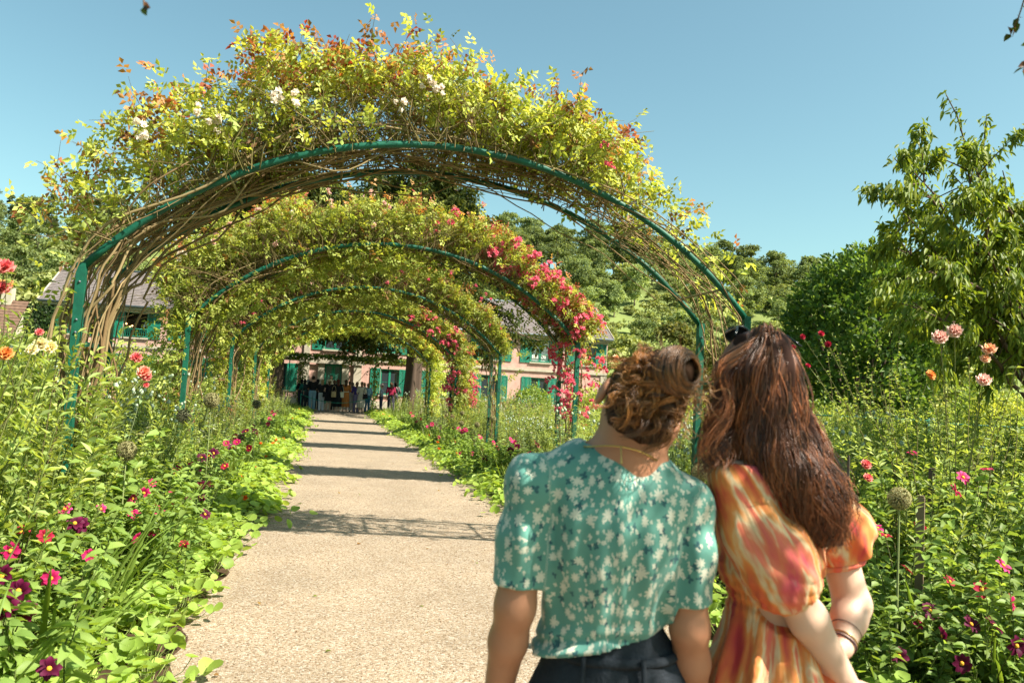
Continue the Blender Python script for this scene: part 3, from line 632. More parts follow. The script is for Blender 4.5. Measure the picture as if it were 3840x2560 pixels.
# ================================================================== trees, hill, shrubs
def crown_pts(n, lobes, rg, shell=.5):
    """points on the surfaces of many lobes: clumps with gaps between them"""
    k = len(lobes); i = rg.integers(0, k, n); c = lobes[i, :3]; r = lobes[i, 3]
    u = nrm(rg.normal(size=(n, 3))); u[:, 2] = np.where(u[:, 2] < -.3, -u[:, 2]*.6, u[:, 2])
    rad = r*(shell+(1.08-shell)*rg.random(n)**.5); return c+u*rad[:, None]*np.array([1, 1, .85]), u, i
def tree_proto(name, label, cat, group, h, cr, trunk_h, cols, nleaf, lsz, seed, lobes_n=22, conic=0.0, mat=None, trunk_r=.02, bark=(.10, .075, .055)):
    rg = np.random.default_rng(seed); root = thing(name, label, cat, link=False, group=group)
    L = []
    for i in range(lobes_n):
        t = rg.random(); z = trunk_h+(h-trunk_h)*t; w = (math.sin(math.pi*min(.12+t*.86, 1))**.6 if not conic else (1-t)**.8*conic+.08)
        a = rg.random()*6.28; rr = cr*w*rg.uniform(.25, .95); r = cr*rg.uniform(.15, .36)*(1 if not conic else (.4+.7*(1-t)))
        L.append((math.cos(a)*rr, math.sin(a)*rr, min(z, h-r*.7), r))
    L = np.array(L); P, U, li = crown_pts(nleaf, L, rg)
    lc = cmix(cols[0], cols[1], rg.random(lobes_n))[li]*(1+rg.normal(size=(nleaf, 1))*.18)
    V, F, k = leaves(P, nrm(U*.4+nrm(rg.normal(size=(nleaf, 3)))), nrm(U+nrm(rg.normal(size=(nleaf, 3)))*.8), lsz*rg.uniform(.6, 1.3, nleaf), lsz*.8, .2, .1)
    part(Geo().add(V, F, np.repeat(np.clip(lc, .003, 1), k, 0)).build('crown', mat or M_FAR, None, False), root)['kind'] = 'stuff'
    g = Geo(); tp = np.array([(0, 0, -.4), (0, 0, trunk_h*.5), (rg.normal()*.1*cr*.3, 0, trunk_h), (0, 0, trunk_h+(h-trunk_h)*.6)]); V, F = tubes(tp, np.array([1.3, 1, .8, .25])*h*trunk_r, 7); g.add(V, F, bark)
    for q in L[:10]:
        b = np.array([0, 0, max(trunk_h*.75, q[2]*.55)]); P = np.stack([b+(q[:3]-b)*u+[0, 0, .15*h*.2*math.sin(u*3)] for u in (0, .5, 1)]); V, F = tubes(P, np.array([.4, .25, .1])*h*trunk_r, 5); g.add(V, F, bark)
    part(g.build('trunk', M_WOOD, None, False), root)
    return root
HG1, HG2, HG3 = np.array((.145, .19, .085)), np.array((.25, .30, .11)), np.array((.38, .40, .15))  # greens raised and paled so the colour stands in for distance haze
broad = [tree_proto('woodland_tree', 'dark green broadleaf tree standing in the wood along the hill crest', 'tree', 'trees along the hill crest', 13, 4.2, 4.5, (HG1*.9, HG2*.85), 3400, .5, 300+i, 44) for i in range(4)]
mids = [tree_proto('hillside_tree', 'rounded mid-green tree growing on the hillside below the crest wood', 'tree', 'trees on the hillside', 8, 3.4, 1.4, (HG1*1.1, HG2*1.1), 3000, .42, 320+i, 38) for i in range(3)]
bush = [tree_proto('hillside_bush', 'low pale green bush on the grassy hillside', 'bush', 'bushes on the hillside', 3.6, 2.5, .3, (HG2, HG3), 2000, .36, 340+i, 26) for i in range(3)]
pine = [tree_proto('hill_pine', 'dark ragged pine on the hill behind the tiled shed', 'pine', 'pines on the hill', 15, 4.0, 4, (HG1*.55, HG1*.85), 2200, .6, 360+i, 24, conic=1.0) for i in range(2)]
rh = random.Random(5)
def clear(x, y):                          # open grass on the slope
    return (30 < x < 66 and 128 < y < 150 and abs((y-139)-(x-48)*.12) < 4) or (104 < x < 165 and 108 < y < 150 and math.sin(x*.13+y*.1) > -.2)
def hplace(p, x, y, sc): dup(p, (x, y, float(hillz(x, y))-.1), rh.random()*6.28, (sc*rh.uniform(.85, 1.2), sc*rh.uniform(.85, 1.2), sc*rh.uniform(.85, 1.15)))
vis = lambda x, y, m=8: -.37*y-m*(4 if y > 80 else 1) < x < 1.05*y+m
for y, st in ((188, 6.0), (199, 6.2), (211, 6.5), (226, 7.5)):
    x = -.37*y-32
    while x < 1.05*y*.8+10:
        if vis(x, y) and x > -30: hplace(broad[rh.randrange(4)], x+rh.uniform(-2, 2), y+rh.uniform(-5, 5), rh.uniform(.8, 1.08))
        elif vis(x, y): hplace(pine[rh.randrange(2)] if rh.random() < .55 else broad[rh.randrange(4)], x+rh.uniform(-2, 2), y+rh.uniform(-5, 5), rh.uniform(.55, .85))
        x += st*rh.uniform(.8, 1.3)
n = 0
while n < 175:
    y = rh.uniform(92, 182); x = rh.uniform(-.37*y-28, 1.0*y)
    if clear(x, y) or (1 < x < 14 and y < 150): continue
    hplace(mids[rh.randrange(3)], x, y, rh.uniform(.55, 1.05)); n += 1
n = 0
while n < 260:
    y = rh.uniform(84, 180); x = rh.uniform(-.37*y-28, 1.0*y)
    if clear(x, y) and rh.random() < .85: continue
    hplace(bush[rh.randrange(3)], x, y, rh.uniform(.6, 1.35)); n += 1
# trees standing in the village behind and beside the house
lime = [tree_proto('garden_tree', 'bright green garden tree behind the right end of the pink house', 'tree', 'trees behind the house', 6.5, 3.0, 1.2, (HG2*1.1, HG3*1.1), 3600, .34, 380+i, 26) for i in range(2)]
olive = tree_proto('spotted_tree', 'olive-green spreading tree right of the pink house gable', 'tree', 'trees beside the gable', 6.0, 3.3, .8, (np.array((.10, .12, .035)), np.array((.16, .15, .05))), 4200, .26, 390, 30)
purple = tree_proto('purple_tree', 'dark purple-leaved small tree beyond the rose beds', 'tree', None, 4.4, 1.8, 1.0, ((.045, .02, .025), (.07, .035, .03)), 2400, .26, 395, 18)
for x, y, s in ((24, 62, 1.0), (31, 66, 1.1), (38, 62, .9), (46, 68, 1.2), (55, 64, 1.0), (64, 70, 1.2), (-24, 62, 1.2), (-20, 66, 1.3), (-30, 64, 1.1), (-38, 66, 1.2), (-46, 70, 1.2)): dup(lime[int(x) % 2], (x, y, 0), x, s, label='bright green garden tree beyond the '+('tiled shed' if x < 0 else 'right end of the pink house'))
dup(olive, (20.5, 44, 0), 1, 1.0); dup(olive, (24.6, 47, 0), 3, .85); dup(purple, (26.5, 40, 0), 0, 1)
# two old yews flanking the end of the path
def yew(loc, h, R, seed, label, lift=2.3):
    rg = np.random.default_rng(seed); t = thing('yew_tree', label, 'yew tree', loc, 0, 'old yews by the house'); g = Geo()
    nr = 26; zz = np.linspace(-.1, h*.8, 14); a = np.arange(nr)*2*np.pi/nr; ph = rg.uniform(0, 6, 3)
    rad = np.interp(zz, [0, .6, 2, h*.8], [.55, .42, .38, .1])
    V = np.array([[(r*(1+.16*math.sin(5*q+ph[0])+.1*math.sin(9*q+ph[1]+z*.5)))*math.cos(q)+.12*math.sin(z*.6), (r*(1+.16*math.sin(5*q+ph[0])+.1*math.sin(9*q+ph[1]+z*.5)))*math.sin(q), z] for z, r in zip(zz, rad) for q in a])
    F = [(i*nr+j, i*nr+(j+1) % nr, (i+1)*nr+(j+1) % nr, (i+1)*nr+j) for i in range(13) for j in range(nr)]
    g.add(V, F, (.07, .048, .035)); nb = 64; Ps = []; ends = []
    for i in range(nb):
        z = lift+(h-lift-1.2)*(i/nb)**.9; az = i*2.4+rg.normal()*.3; w = R*(1-((z-lift)/(h-lift))**2.3*.85)*rg.uniform(.65, 1.05); u = np.linspace(0, 1, 9)[:, None]
        P = np.array([0, 0, z])+np.array([math.cos(az), math.sin(az), 0])*w*u+np.array([0, 0, 1])*(.25*w*u-.36*w*u*u*(1 if z < h*.5 else .6)); Ps.append(P+rg.normal(size=(9, 3))*.06)
    Ps = np.array(Ps); V, F = tubes(Ps, np.linspace(.11, .02, 9)[None].repeat(nb, 0)*rg.uniform(.5, 1.2, (nb, 1)), 6); g.add(V, F, (.12, .08, .055)); g.build('trunk', M_WOOD, t)
    g = Geo(); n = 36000; b = rg.integers(0, nb, n); u = .18+.86*rg.random(n)**.75; k = np.clip(u*8, 0, 7.99); i0 = k.astype(int); f = (k-i0)[:, None]
    C = Ps[b, i0]*(1-f)+Ps[b, np.minimum(i0+1, 8)]*f; sp = (.55*(1-.4*u))[:, None]
    C = C+rg.normal(size=(n, 3))*sp*[.8, .8, .38]-np.array([0, 0, 1])*np.abs(rg.normal(size=(n, 1)))*.28
    D = nrm(rg.normal(size=(n, 3))*[1, 1, .5]-[0, 0, .45]); V, F, kk = leaves(C, D, nrm(rg.normal(size=(n, 3))+[0, 0, .8]), .34*rg.uniform(.5, 1.2, n), .11, .15, .25)
    top = np.clip((C[:, 2]-lift)/(h-lift), 0, 1)
    g.add(V, F, np.repeat(np.clip(cmix((.03, .055, .018), (.12, .13, .03), np.clip(rg.random(n)*.9, 0, 1))*(1+rg.normal(size=(n, 1))*.15), .003, 1), kk, 0)); g.build('crown', M_FAR, t)['kind'] = 'stuff'
yew((-2.45, 40.6, 0), 13.0, 6.0, 41, 'old dark yew with a thick trunk near the man in jeans at the house', 3.9)
yew((4.35, 40.6, 0), 14.0, 6.4, 42, 'old dark yew with a ribbed trunk behind the pink rose curtain', 3.9)
# near cherry tree, crown reaching in from the right
def cherry():
    rg = np.random.default_rng(77); base = np.array([6.6, 6.1, 0]); t = thing('cherry_tree', 'leafy cherry tree with long drooping leaves above the bed of pale roses', 'cherry tree', base)
    tips = [at_y(px, py, Y) for px, py, Y in ((3545, 350, 6.2), (3350, 590, 6.0), (3420, 640, 5.6), (3345, 905, 6.0), (3360, 760, 5.8), (3480, 960, 5.4), (3420, 1130, 5.5), (3500, 800, 6.6), (3600, 560, 6.0), (3700, 430, 6.4), (3620, 700, 5.4), (3760, 640, 5.8), (3550, 1060, 6.6), (3690, 900, 5.6), (3800, 760, 6.2), (3640, 1180, 5.8), (3780, 1040, 5.4), (3830, 1200, 6), (3900, 500, 6.3), (3960, 800, 6), (3950, 1100, 6), (3720, 1270, 6.4), (3400, 1010, 6.6), (3560, 640, 6.6))]
    for i in range(16): a = rg.uniform(-1.2, 1.4); tips.append(base+np.array([math.cos(a)*rg.uniform(1, 2.2), math.sin(a)*2.0, rg.uniform(2.3, 4.9)]))
    g = Geo(); V, F = tubes(np.array([(0, 0, 0), (-.05, 0, .8), (.03, .03, 1.5), (-.05, 0, 2.4)]), np.array([.14, .11, .1, .06]), 9); g.add(V, F, (.075, .05, .04))
    Bs = []
    for e in tips:
        e = np.asarray(e)-base; s = np.array([0, 0, rg.uniform(1.2, 2.2)]); u = np.linspace(0, 1, 12)[:, None]
        mid = (s+e)/2+np.array([rg.normal()*.15, rg.normal()*.15, .35]); P = s*(1-u)**2+2*mid*u*(1-u)+e*u*u; P[1:-1] += rg.normal(size=(10, 3))*.025; Bs.append(P)
        for _ in range(6):                # side twigs
            i0 = rg.integers(4, 11); q = P[i0]; d = nrm(nrm(e-s)*.6+rg.normal(size=3)*.7); L = rg.uniform(.3, .7); Bs.append(q+d*L*u+np.array([0, 0, -.18])*L*u*u)
    B = np.array(Bs); n = len(B); r0 = np.where(np.arange(n) % 7 == 0, .028, .008)
    V, F = tubes(B, np.linspace(1, .15, 12)[None]*r0[:, None], 5); g.add(V, F, (.10, .065, .05)); g.build('trunk', M_WOOD, t)
    g = Geo(); m = 30000; b = rg.integers(0, n, m); u = .3+.7*rg.random(m)**.6; k = np.clip(u*11, 0, 10.99); i0 = k.astype(int); f = (k-i0)[:, None]
    C = B[b, i0]*(1-f)+B[b, i0+1]*f+rg.normal(size=(m, 3))*.035; T = nrm(B[b, i0+1]-B[b, i0])
    D = nrm(T*.5+nrm(rg.normal(size=(m, 3)))*.7-[0, 0, .75]); Nn = nrm(rg.normal(size=(m, 3))*.7+[0, -.2, .8]); L = .074*rg.uniform(.6, 1.25, m)
    V, F, kk = leaves(C, D, Nn, L, L*.42, .3, .3, 'lance'); g.add(V, F, np.repeat(np.clip(cmix((.11, .18, .025), (.33, .38, .05), rg.random(m)**1.3)*(1+rg.normal(size=(m, 1))*.15), .003, 1), kk, 0))
    g.build('crown', M_LEAF, t)['kind'] = 'stuff'
cherry()
# big clipped dark shrub behind the cherry
def roundbush(name, label, cat, loc, R, cols, n, lsz, seed, group=None, flat=1.0, mat=None, lift=0):
    rg = np.random.default_rng(seed); t = thing(name, label, cat, loc, 0, group); R = np.array(R)
    u = nrm(rg.normal(size=(n, 3))); u[:, 2] = (np.abs(u[:, 2])*1.0-.15*rg.random(n)) if not lift else u[:, 2]; bumps = 1+.10*np.sin(u[:, 0]*9+seed)*np.sin(u[:, 2]*8)+.08*np.sin(u[:, 1]*14+u[:, 2]*11)
    P = u*R*(bumps*(.80+.24*rg.random(n)**.6))[:, None]; P[:, 2] = np.maximum(P[:, 2]+.05+lift, .03)
    V, F, k = leaves(P, nrm(u*.6+[0, 0, .4]+nrm(rg.normal(size=(n, 3)))*.7), nrm(u+nrm(rg.normal(size=(n, 3)))*.7), lsz*rg.uniform(.6, 1.3, n), lsz*.55, .25, .1)
    Geo().add(V, F, np.repeat(np.clip(cmix(cols[0], cols[1], rg.random(n))*(1+rg.normal(size=(n, 1))*.15), .003, 1), k, 0)).build('foliage', mat or M_LEAF, t)['kind'] = 'stuff'
    g = Geo(); e = nrm(rg.normal(size=(14, 3))*[1, 1, .4]+[0, 0, .9])*R*.8; e = e+[0, 0, lift]; Pb = np.stack([e*0, e*.5+[0, 0, .1], e], 1); V, F = tubes(Pb, np.array([[.05, .035, .012]])*R.max()*.5*np.ones((14, 1)), 5); g.add(V, F, (.1, .07, .05)); g.build('stems', M_WOOD, t)
    return t
roundbush('clipped_tree', 'big dense dark green rounded tree behind the cherry', 'tree', (16.2, 21.8, 0), (2.15, 2.15, 2.9), ((.035, .08, .018), (.14, .21, .04)), 16000, .22, 51, lift=3.4)
roundbush('brown_bush', 'brownish twiggy rounded bush beside the right-hand rose arch', 'bush', (11.6, 24, 0), (1.0, 1.0, 2.6), ((.13, .085, .045), (.19, .14, .07)), 5200, .13, 52)
# ================================================================== flower beds
RNG = np.random.default_rng(500)
BR, BL = 'the bed beside the two women', 'the bed across the path from the women'
def bedname(x): return BR if x > 1 else BL
def stems_leaves(root, nst, h, spread, nl, L, W, cols, seed, droop=.2, kind='dia', up=.35, top_col=None, stem_c=(.09, .12, .03), name='foliage', bare=.05, lean=.12, mat=None):
    rg = np.random.default_rng(seed); a = rg.random(nst)*6.28; r = spread*np.sqrt(rg.random(nst))*.45; H = h*rg.uniform(.75, 1.05, nst)
    b = np.stack([np.cos(a)*r, np.sin(a)*r, np.zeros(nst)], -1); u = np.linspace(0, 1, 7)
    d = np.stack([np.cos(a)*spread*.55*rg.random(nst)+rg.normal(size=nst)*lean*h*.4, np.sin(a)*spread*.55*rg.random(nst)+rg.normal(size=nst)*lean*h*.4, H], -1)
    P = b[:, None]+d[:, None]*u[None, :, None]*np.array([1, 1, 1]); P[:, :, :2] = b[:, None, :2]+d[:, None, :2]*(u**1.6)[None, :, None]; P[:, 1:-1] += rg.normal(size=(nst, 5, 3))*.012*h
    P[:, 0, 2] = 0
    g = Geo(); V, F = tubes(P, np.linspace(.0055, .002, 7)[None].repeat(nst, 0), 3); g.add(V, F, stem_c); st = g.build('stems', M_WOOD, None, False); part(st, root); st['kind'] = 'stuff'
    n = nst*nl; s = np.repeat(np.arange(nst), nl); t = bare+(1-bare)*rg.random(n)**.8; k = np.clip(t*6, 0, 5.99); i0 = k.astype(int); f = (k-i0)[:, None]
    C = P[s, i0]*(1-f)+P[s, i0+1]*f; az = rg.random(n)*6.28
    D = nrm(np.stack([np.cos(az), np.sin(az), np.full(n, up)+rg.normal(size=n)*.25], -1)); Nn = nrm(np.stack([-np.cos(az)*.4, -np.sin(az)*.4, np.ones(n)], -1)+nrm(rg.normal(size=(n, 3)))*.85)
    sz = (1-.35*t)*rg.uniform(.65, 1.25, n); c = cmix(cols[0], cols[1], np.clip(rg.random(n)*.75+t*.3, 0, 1))
    if top_col is not None: tp = (t > .86) & (rg.random(n) < .7); c = np.where(tp[:, None], np.asarray(top_col), c)
    V, F, kk = leaves(C, D, Nn, L*sz, W*sz, .25, droop, kind); lf = Geo().add(V, F, np.repeat(np.clip(c*(1+rg.normal(size=(n, 1))*.14), .004, 1), kk, 0)).build(name, mat or M_LEAF, None, False)
    part(lf, root); lf['kind'] = 'stuff'
    return P
G1, G2, G3, G4 = np.array((.115, .20, .045)), np.array((.26, .36, .085)), np.array((.38, .44, .12)), np.array((.23, .32, .14))
def proto(name, cat): return thing(name, 'x', cat, link=False)
# --- prototypes
tallA = []; tallB = []; tallC = []; tallD = []; weep = []; dull = []
for i in range(3):
    r = proto('leafy_perennial', 'perennial'); stems_leaves(r, 10, 1.3, .55, 66, .105, .027, (G1, G3), 600+i, up=.85); tallA.append(r)
    r = proto('bushy_aster', 'perennial'); stems_leaves(r, 14, 1.0, .6, 60, .06, .022, (G2*.8, G3*1.05), 620+i, up=.6); tallB.append(r)
    r = proto('broadleaf_perennial', 'perennial'); stems_leaves(r, 7, 1.0, .55, 34, .14, .075, (G1*.9, G2), 640+i, droop=.35, kind='lance'); tallC.append(r)
    r = proto('grey_leaved_plant', 'perennial'); stems_leaves(r, 8, .9, .5, 34, .10, .035, (G4*.9, np.array((.26, .32, .14))), 660+i, top_col=(.45, .46, .36)); tallD.append(r)
for i in range(2):
    r = proto('willow_leaved_plant', 'perennial'); stems_leaves(r, 7, 1.25, .45, 60, .19, .014, (G2*.9, G3*1.05), 680+i, droop=.9, kind='lance', up=.7, bare=.25); weep.append(r)
    r = proto('seedy_perennial', 'perennial'); stems_leaves(r, 12, 1.15, .5, 44, .05, .02, (np.array((.17, .2, .06)), np.array((.36, .33, .13))), 690+i, top_col=(.42, .3, .14), up=.8); dull.append(r)
low = []
for i in range(3):
    r = proto('low_leafy_plant', 'plant'); stems_leaves(r, 10, .42, .5, 30, .09, .05, (G1, G2*1.05), 700+i, kind='dia', droop=.3); low.append(r)
# poppies gone to seed
M_POD = plain('poppy_pod', (.33, .40, .28), .6)
def pod_mesh():
    prof = [(0, .0), (.006, .002), (.014, .012), (.017, .022), (.014, .031), (.008, .034), (.013, .037), (.012, .04), (0, .041)]; k = 9; a = np.arange(k)*2*np.pi/k
    V = np.array([(r*math.cos(q), r*math.sin(q), z) for r, z in prof for q in a]); F = [(i*k+j, i*k+(j+1) % k, (i+1)*k+(j+1) % k, (i+1)*k+j) for i in range(len(prof)-1) for j in range(k)]
    return Geo().add(V, F, (.3, .36, .25)).mesh('seed_pod', M_POD)
POD = pod_mesh()
poppy = []
for i in range(3):
    r = proto('poppy_plant', 'poppy'); P = stems_leaves(r, 8, 1.15, .4, 9, .11, .045, (G4*.8, G4*1.2), 720+i, kind='lance', droop=.5, bare=0, stem_c=(.16, .2, .09), lean=.16)
    for q in P[:, -1]: o = obj('seed_pod', POD, None, False); o.location = q; o.rotation_euler = (RNG.normal()*.15, RNG.normal()*.15, 0); o.scale = (1.05,)*3; part(o, r)
    poppy.append(r)
# alliums
def allium_head(R, c1, c2, seed):
    rg = np.random.default_rng(seed); n = 420; u = nrm(rg.normal(size=(n, 3))); g = Geo(); V, F = ball((0, 0, 0), R*.28, 8, 6); g.add(V, F, c1)
    Pp = np.stack([u*R*.2, u*R*.9], 1); V, F = tubes(Pp, .0009*R/.05, 3); g.add(V, F, tcol(cmix(c1, c2, rg.random(n)), Pp, 3))
    V, F, k = leaves(u*R*.86, nrm(np.cross(u, nrm(rg.normal(size=(n, 3))))), u, R*.19, R*.11, .3, 0); g.add(V-np.repeat(np.zeros((n, 3)), k, 0), F, np.repeat(cmix(c2, c1, rg.random(n)), k, 0))
    return g.mesh('flower_globe', M_PETAL)
ALL = [allium_head(.055, (.30, .29, .12), (.46, .42, .22), 1), allium_head(.055, (.38, .24, .16), (.5, .36, .26), 2), allium_head(.055, (.14, .15, .09), (.24, .24, .14), 3)]
def allium(head, label, kind=0, sc=1.0, lean=(0, 0), group=None):
    head = np.asarray(head); base = np.array([head[0]+lean[0], head[1]+lean[1], .05]); t = thing('allium', label, 'allium', base, 0, group)
    u = np.linspace(0, 1, 8)[:, None]; P = (head-base)*u; P[:, :2] *= u**.5; V, F = tubes(P, np.linspace(.008, .0045, 8)[None], 6); Geo().add(V, F, (.22, .26, .10)).build('stem', M_WOOD, t)
    o = obj('flower_globe', ALL[kind], t); o.location = head-base; o.scale = (sc,)*3
# iris / montbretia clumps: each blade its own mesh object
def blade_mesh(L, W, bend, seed):
    rg = np.random.default_rng(seed); m = 9; u = np.linspace(0, 1, m); x = bend*u**2.2*L; z = L*(u-.35*bend*u**2.5); w = W*np.minimum(1, .55+u*2)*(1-u**3.2)
    V = np.concatenate([np.stack([x, -w/2, z], -1), np.stack([x-.25*W, np.zeros(m), z], -1), np.stack([x, w/2, z], -1)])
    F = [(i, i+1, m+i+1, m+i) for i in range(m-1)]+[(m+i, m+i+1, 2*m+i+1, 2*m+i) for i in range(m-1)]
    t = np.tile(u, 3)[:, None]; c = np.array((.20, .28, .05))*(1-t)+np.array((.15, .24, .04))*t
    return Geo().add(V, F, c).mesh('blade', M_LEAF)
BLADES = [blade_mesh(.5, .024, .25, 1), blade_mesh(.62, .022, .5, 2), blade_mesh(.42, .02, .8, 3), blade_mesh(.7, .03, .15, 4)]
def iris_proto(nb, seed, lean):
    rg = np.random.default_rng(seed); r = proto('iris_clump', 'iris')
    for i in range(nb):
        o = obj('blade', BLADES[rg.integers(0, 4)], None, False); o.location = (rg.normal()*.05, rg.normal()*.05, 0); o.rotation_euler = (rg.normal()*.2, abs(rg.normal()*.25)+lean*.5, rg.normal()*1.3+(0 if rg.random() < .7 else 3.1)); s = rg.uniform(.7, 1.15); o.scale = (s, s, s); part(o, r)
    return r
IRIS = [iris_proto(13, 1, .3), iris_proto(16, 2, .5), iris_proto(11, 3, .2)]
def iris_far(seed):
    rg = np.random.default_rng(seed); r = proto('iris_clump', 'iris'); n = 40; az = rg.random(n)*6.28
    V, F, k = leaves(np.stack([rg.normal(size=n)*.08, rg.normal(size=n)*.12, np.zeros(n)], -1), np.stack([np.cos(az)*.45, np.sin(az)*.45, np.ones(n)], -1), np.stack([np.cos(az), np.sin(az), -.3*np.ones(n)], -1), .5*rg.uniform(.6, 1.2, n), .022, .1, .2, 'lance')
    part(Geo().add(V, F, np.repeat(jit((.20, .27, .05), n, .15), k, 0)).build('blades', M_LEAF, None, False), r)['kind'] = 'stuff'; return r
IRISF = [iris_far(1), iris_far(2)]
# nasturtiums along the path edge
NLEAF = []
for i in range(3):
    V, F, k = leaves([(0, 0, 0)], [(1, 0, 0)], [(0, 0, 1)], .085, .085, .18+.1*i, .12, 'round'); NLEAF.append(Geo().add(V-[.04, 0, 0], F, (.26, .38, .07) if i else (.34, .45, .10)).mesh('leaf', M_LEAF))
NFLOW = cluster_mesh(1, .0, .035, (.75, .09, .01), (.8, .2, .02), 'nasturtium_flower', 77)
def nast_near(seed, nl=34):
    rg = np.random.default_rng(seed); r = proto('nasturtium', 'nasturtium'); g = Geo()
    for i in range(nl):
        x, y = float(np.clip(rg.normal()*.12, -.22, .22)), float(np.clip(rg.normal()*.15, -.27, .27)); z = .05+.17*rg.random()*max(.25, 1-(x*x+y*y)*9); o = obj('leaf', NLEAF[rg.integers(0, 3)], None, False); o.location = (x, y, z)
        o.rotation_euler = (rg.normal()*.45-y*1.2, rg.normal()*.45+x*1.6, rg.random()*6.28); s = rg.uniform(.55, 1.15); o.scale = (s, s, s); part(o, r)
        P = np.array([(x*.3, y*.3, 0), (x*.7, y*.8, z*.5), (x, y, z)]); V, F = tubes(P, .0022, 3); g.add(V, F, (.22, .28, .08))
    part(g.build('stalks', M_WOOD, None, False), r)['kind'] = 'stuff'
    if seed == 9: o = obj('flower', NFLOW, None, False); o.location = (.05, -.08, .2); o.scale = (.7,)*3; part(o, r)
    return r
def nast_far(seed, nl=70):
    rg = np.random.default_rng(seed); r = proto('nasturtium', 'nasturtium'); x = rg.normal(size=nl)*.15; y = rg.normal(size=nl)*.22; z = .04+.2*rg.random(nl)*np.maximum(.2, 1-(x*x+y*y)*7)
    V, F, k = leaves(np.stack([x, y, z], -1), unit(nl)*[1, 1, .3], nrm(np.stack([x*3, y*3, np.ones(nl)], -1)+unit(nl)*.5), .085*rg.uniform(.6, 1.2, nl), .085, .15, .1, 'round')
    part(Geo().add(V, F, np.repeat(cmix((.22, .34, .05), (.36, .46, .09), rg.random(nl)), k, 0)).build('leaves', M_LEAF, None, False), r)['kind'] = 'stuff'
    P = np.stack([np.stack([x*.3, y*.3, z*0], -1), np.stack([x, y, z], -1)], 1); V, F = tubes(P, .002, 3); part(Geo().add(V, F, (.2, .26, .08)).build('stalks', M_WOOD, None, False), r)['kind'] = 'stuff'
    if seed == 3: o = obj('flower', NFLOW, None, False); o.location = (.05, -.1, .2); part(o, r)
    return r
NN = [nast_near(i) for i in range(4)]; NF = [nast_far(i) for i in range(6)]
rp = random.Random(21)
for side in (-1, 1):
    y = 2.0
    while y < 43:
        near = y < (8.6 if side < 0 else 5.5); edge = (PXL-.10 if side < 0 else PXR+.12)
        for row in range(2):
            x = edge+side*(row*.24+rp.uniform(-.07, .07)); p = NN[rp.randrange(4)] if near else NF[rp.randrange(6)]
            lab = 'lime-green round-leaved nasturtium clump edging the path along '+bedname(x)
            dup(p, (x, y+rp.uniform(-.1, .1), .008 if row == 0 else .03), rp.random()*6.28, rp.uniform(.8, 1.25), label=lab, group='nasturtiums edging the path')
        y += .30 if y < 9 else (.42 if y < 20 else .62)
    y = 3.4
    while y < 42:
        x = (PXL-.48 if side < 0 else PXR+.52)+side*rp.uniform(-.05, .3); p = IRIS[rp.randrange(3)] if y < 9 else IRISF[rp.randrange(2)]
        if rp.random() < .75: dup(p, (x, y, .06), rp.uniform(-.6, .6)+(3.14 if side < 0 else 0)+rp.choice((0, 3.14)), rp.uniform(.75, 1.15), label='upright sword-leaved iris clump behind the nasturtiums in '+bedname(x), group='iris clumps in the beds')
        y += rp.uniform(.35, .75)
for px, py, sc_, rz_ in ((250, 2500, 1.25, .3), (420, 2330, 1.15, -.2), (520, 2190, 1.1, .2), (330, 2420, 1.3, .5), (640, 2040, 1.1, 0), (150, 2560, 1.3, .1), (700, 1960, 1.0, .4), (470, 2260, 1.0, .6)):
    p_ = ground(px, py); dup(IRIS[rp.randrange(3)], (p_[0], p_[1], .05), rz_, sc_*.9, label='upright sword-leaved iris clump behind the nasturtiums in '+BL, group='iris clumps in the beds')
# dahlias: the flowers stand where the photograph shows them
def petal_mesh(L, W, c1, c2, name):
    m = 6; u = np.linspace(0, 1, m); w = W*np.array([.35, .75, 1, .98, .72, .12])/2; z = .28*L*np.sin(u*2.0)-.10*L*u**3
    V = np.concatenate([np.stack([u*L+.006, -w, z+.10*w], -1), np.stack([u*L+.006, w*0, z-.06*W], -1), np.stack([u*L+.006, w, z+.10*w], -1)])
    F = [(i, i+1, m+i+1, m+i) for i in range(m-1)]+[(m+i, m+i+1, 2*m+i+1, 2*m+i) for i in range(m-1)]
    return Geo().add(V, F, cmix(c1, c2, np.tile(u, 3))).mesh(name, M_PETAL)
M_DISC = plain('flower_disc', (.62, .28, .02), .9, noise=.4, scale=300)
PETALS = {'magenta': petal_mesh(.04, .027, (.30, .005, .06), (.58, .02, .15), 'petal'), 'burgundy': petal_mesh(.045, .032, (.05, .002, .015), (.13, .004, .045), 'petal'), 'red': petal_mesh(.038, .026, (.22, .004, .02), (.42, .01, .05), 'petal'), 'hot': petal_mesh(.04, .027, (.48, .02, .1), (.72, .06, .25), 'petal')}
V_, F_ = ball((0, 0, .004), .0115, 9, 6, (1, 1, .7)); DISC = Geo().add(V_, F_).mesh('flower_head', M_DISC)
FARHEAD = {}
for c in PETALS:
    g = Geo(); V, F = ball((0, 0, .004), .0115, 7, 4, (1, 1, .7)); g.add(V, F, (.6, .28, .02)); pm = PETALS[c]; co = np.array([v.co for v in pm.vertices]); fc = np.array([p.vertices[:] for p in pm.polygons]); cc = np.array([d.color[:3] for d in pm.attributes['col'].data])
    for q in range(8): a = q*math.pi/4; R = np.array([(math.cos(a), -math.sin(a), 0), (math.sin(a), math.cos(a), 0), (0, 0, 1)]); g.add(co@R.T, fc, cc)
    FARHEAD[c] = g.mesh('flower_head', M_PETAL)
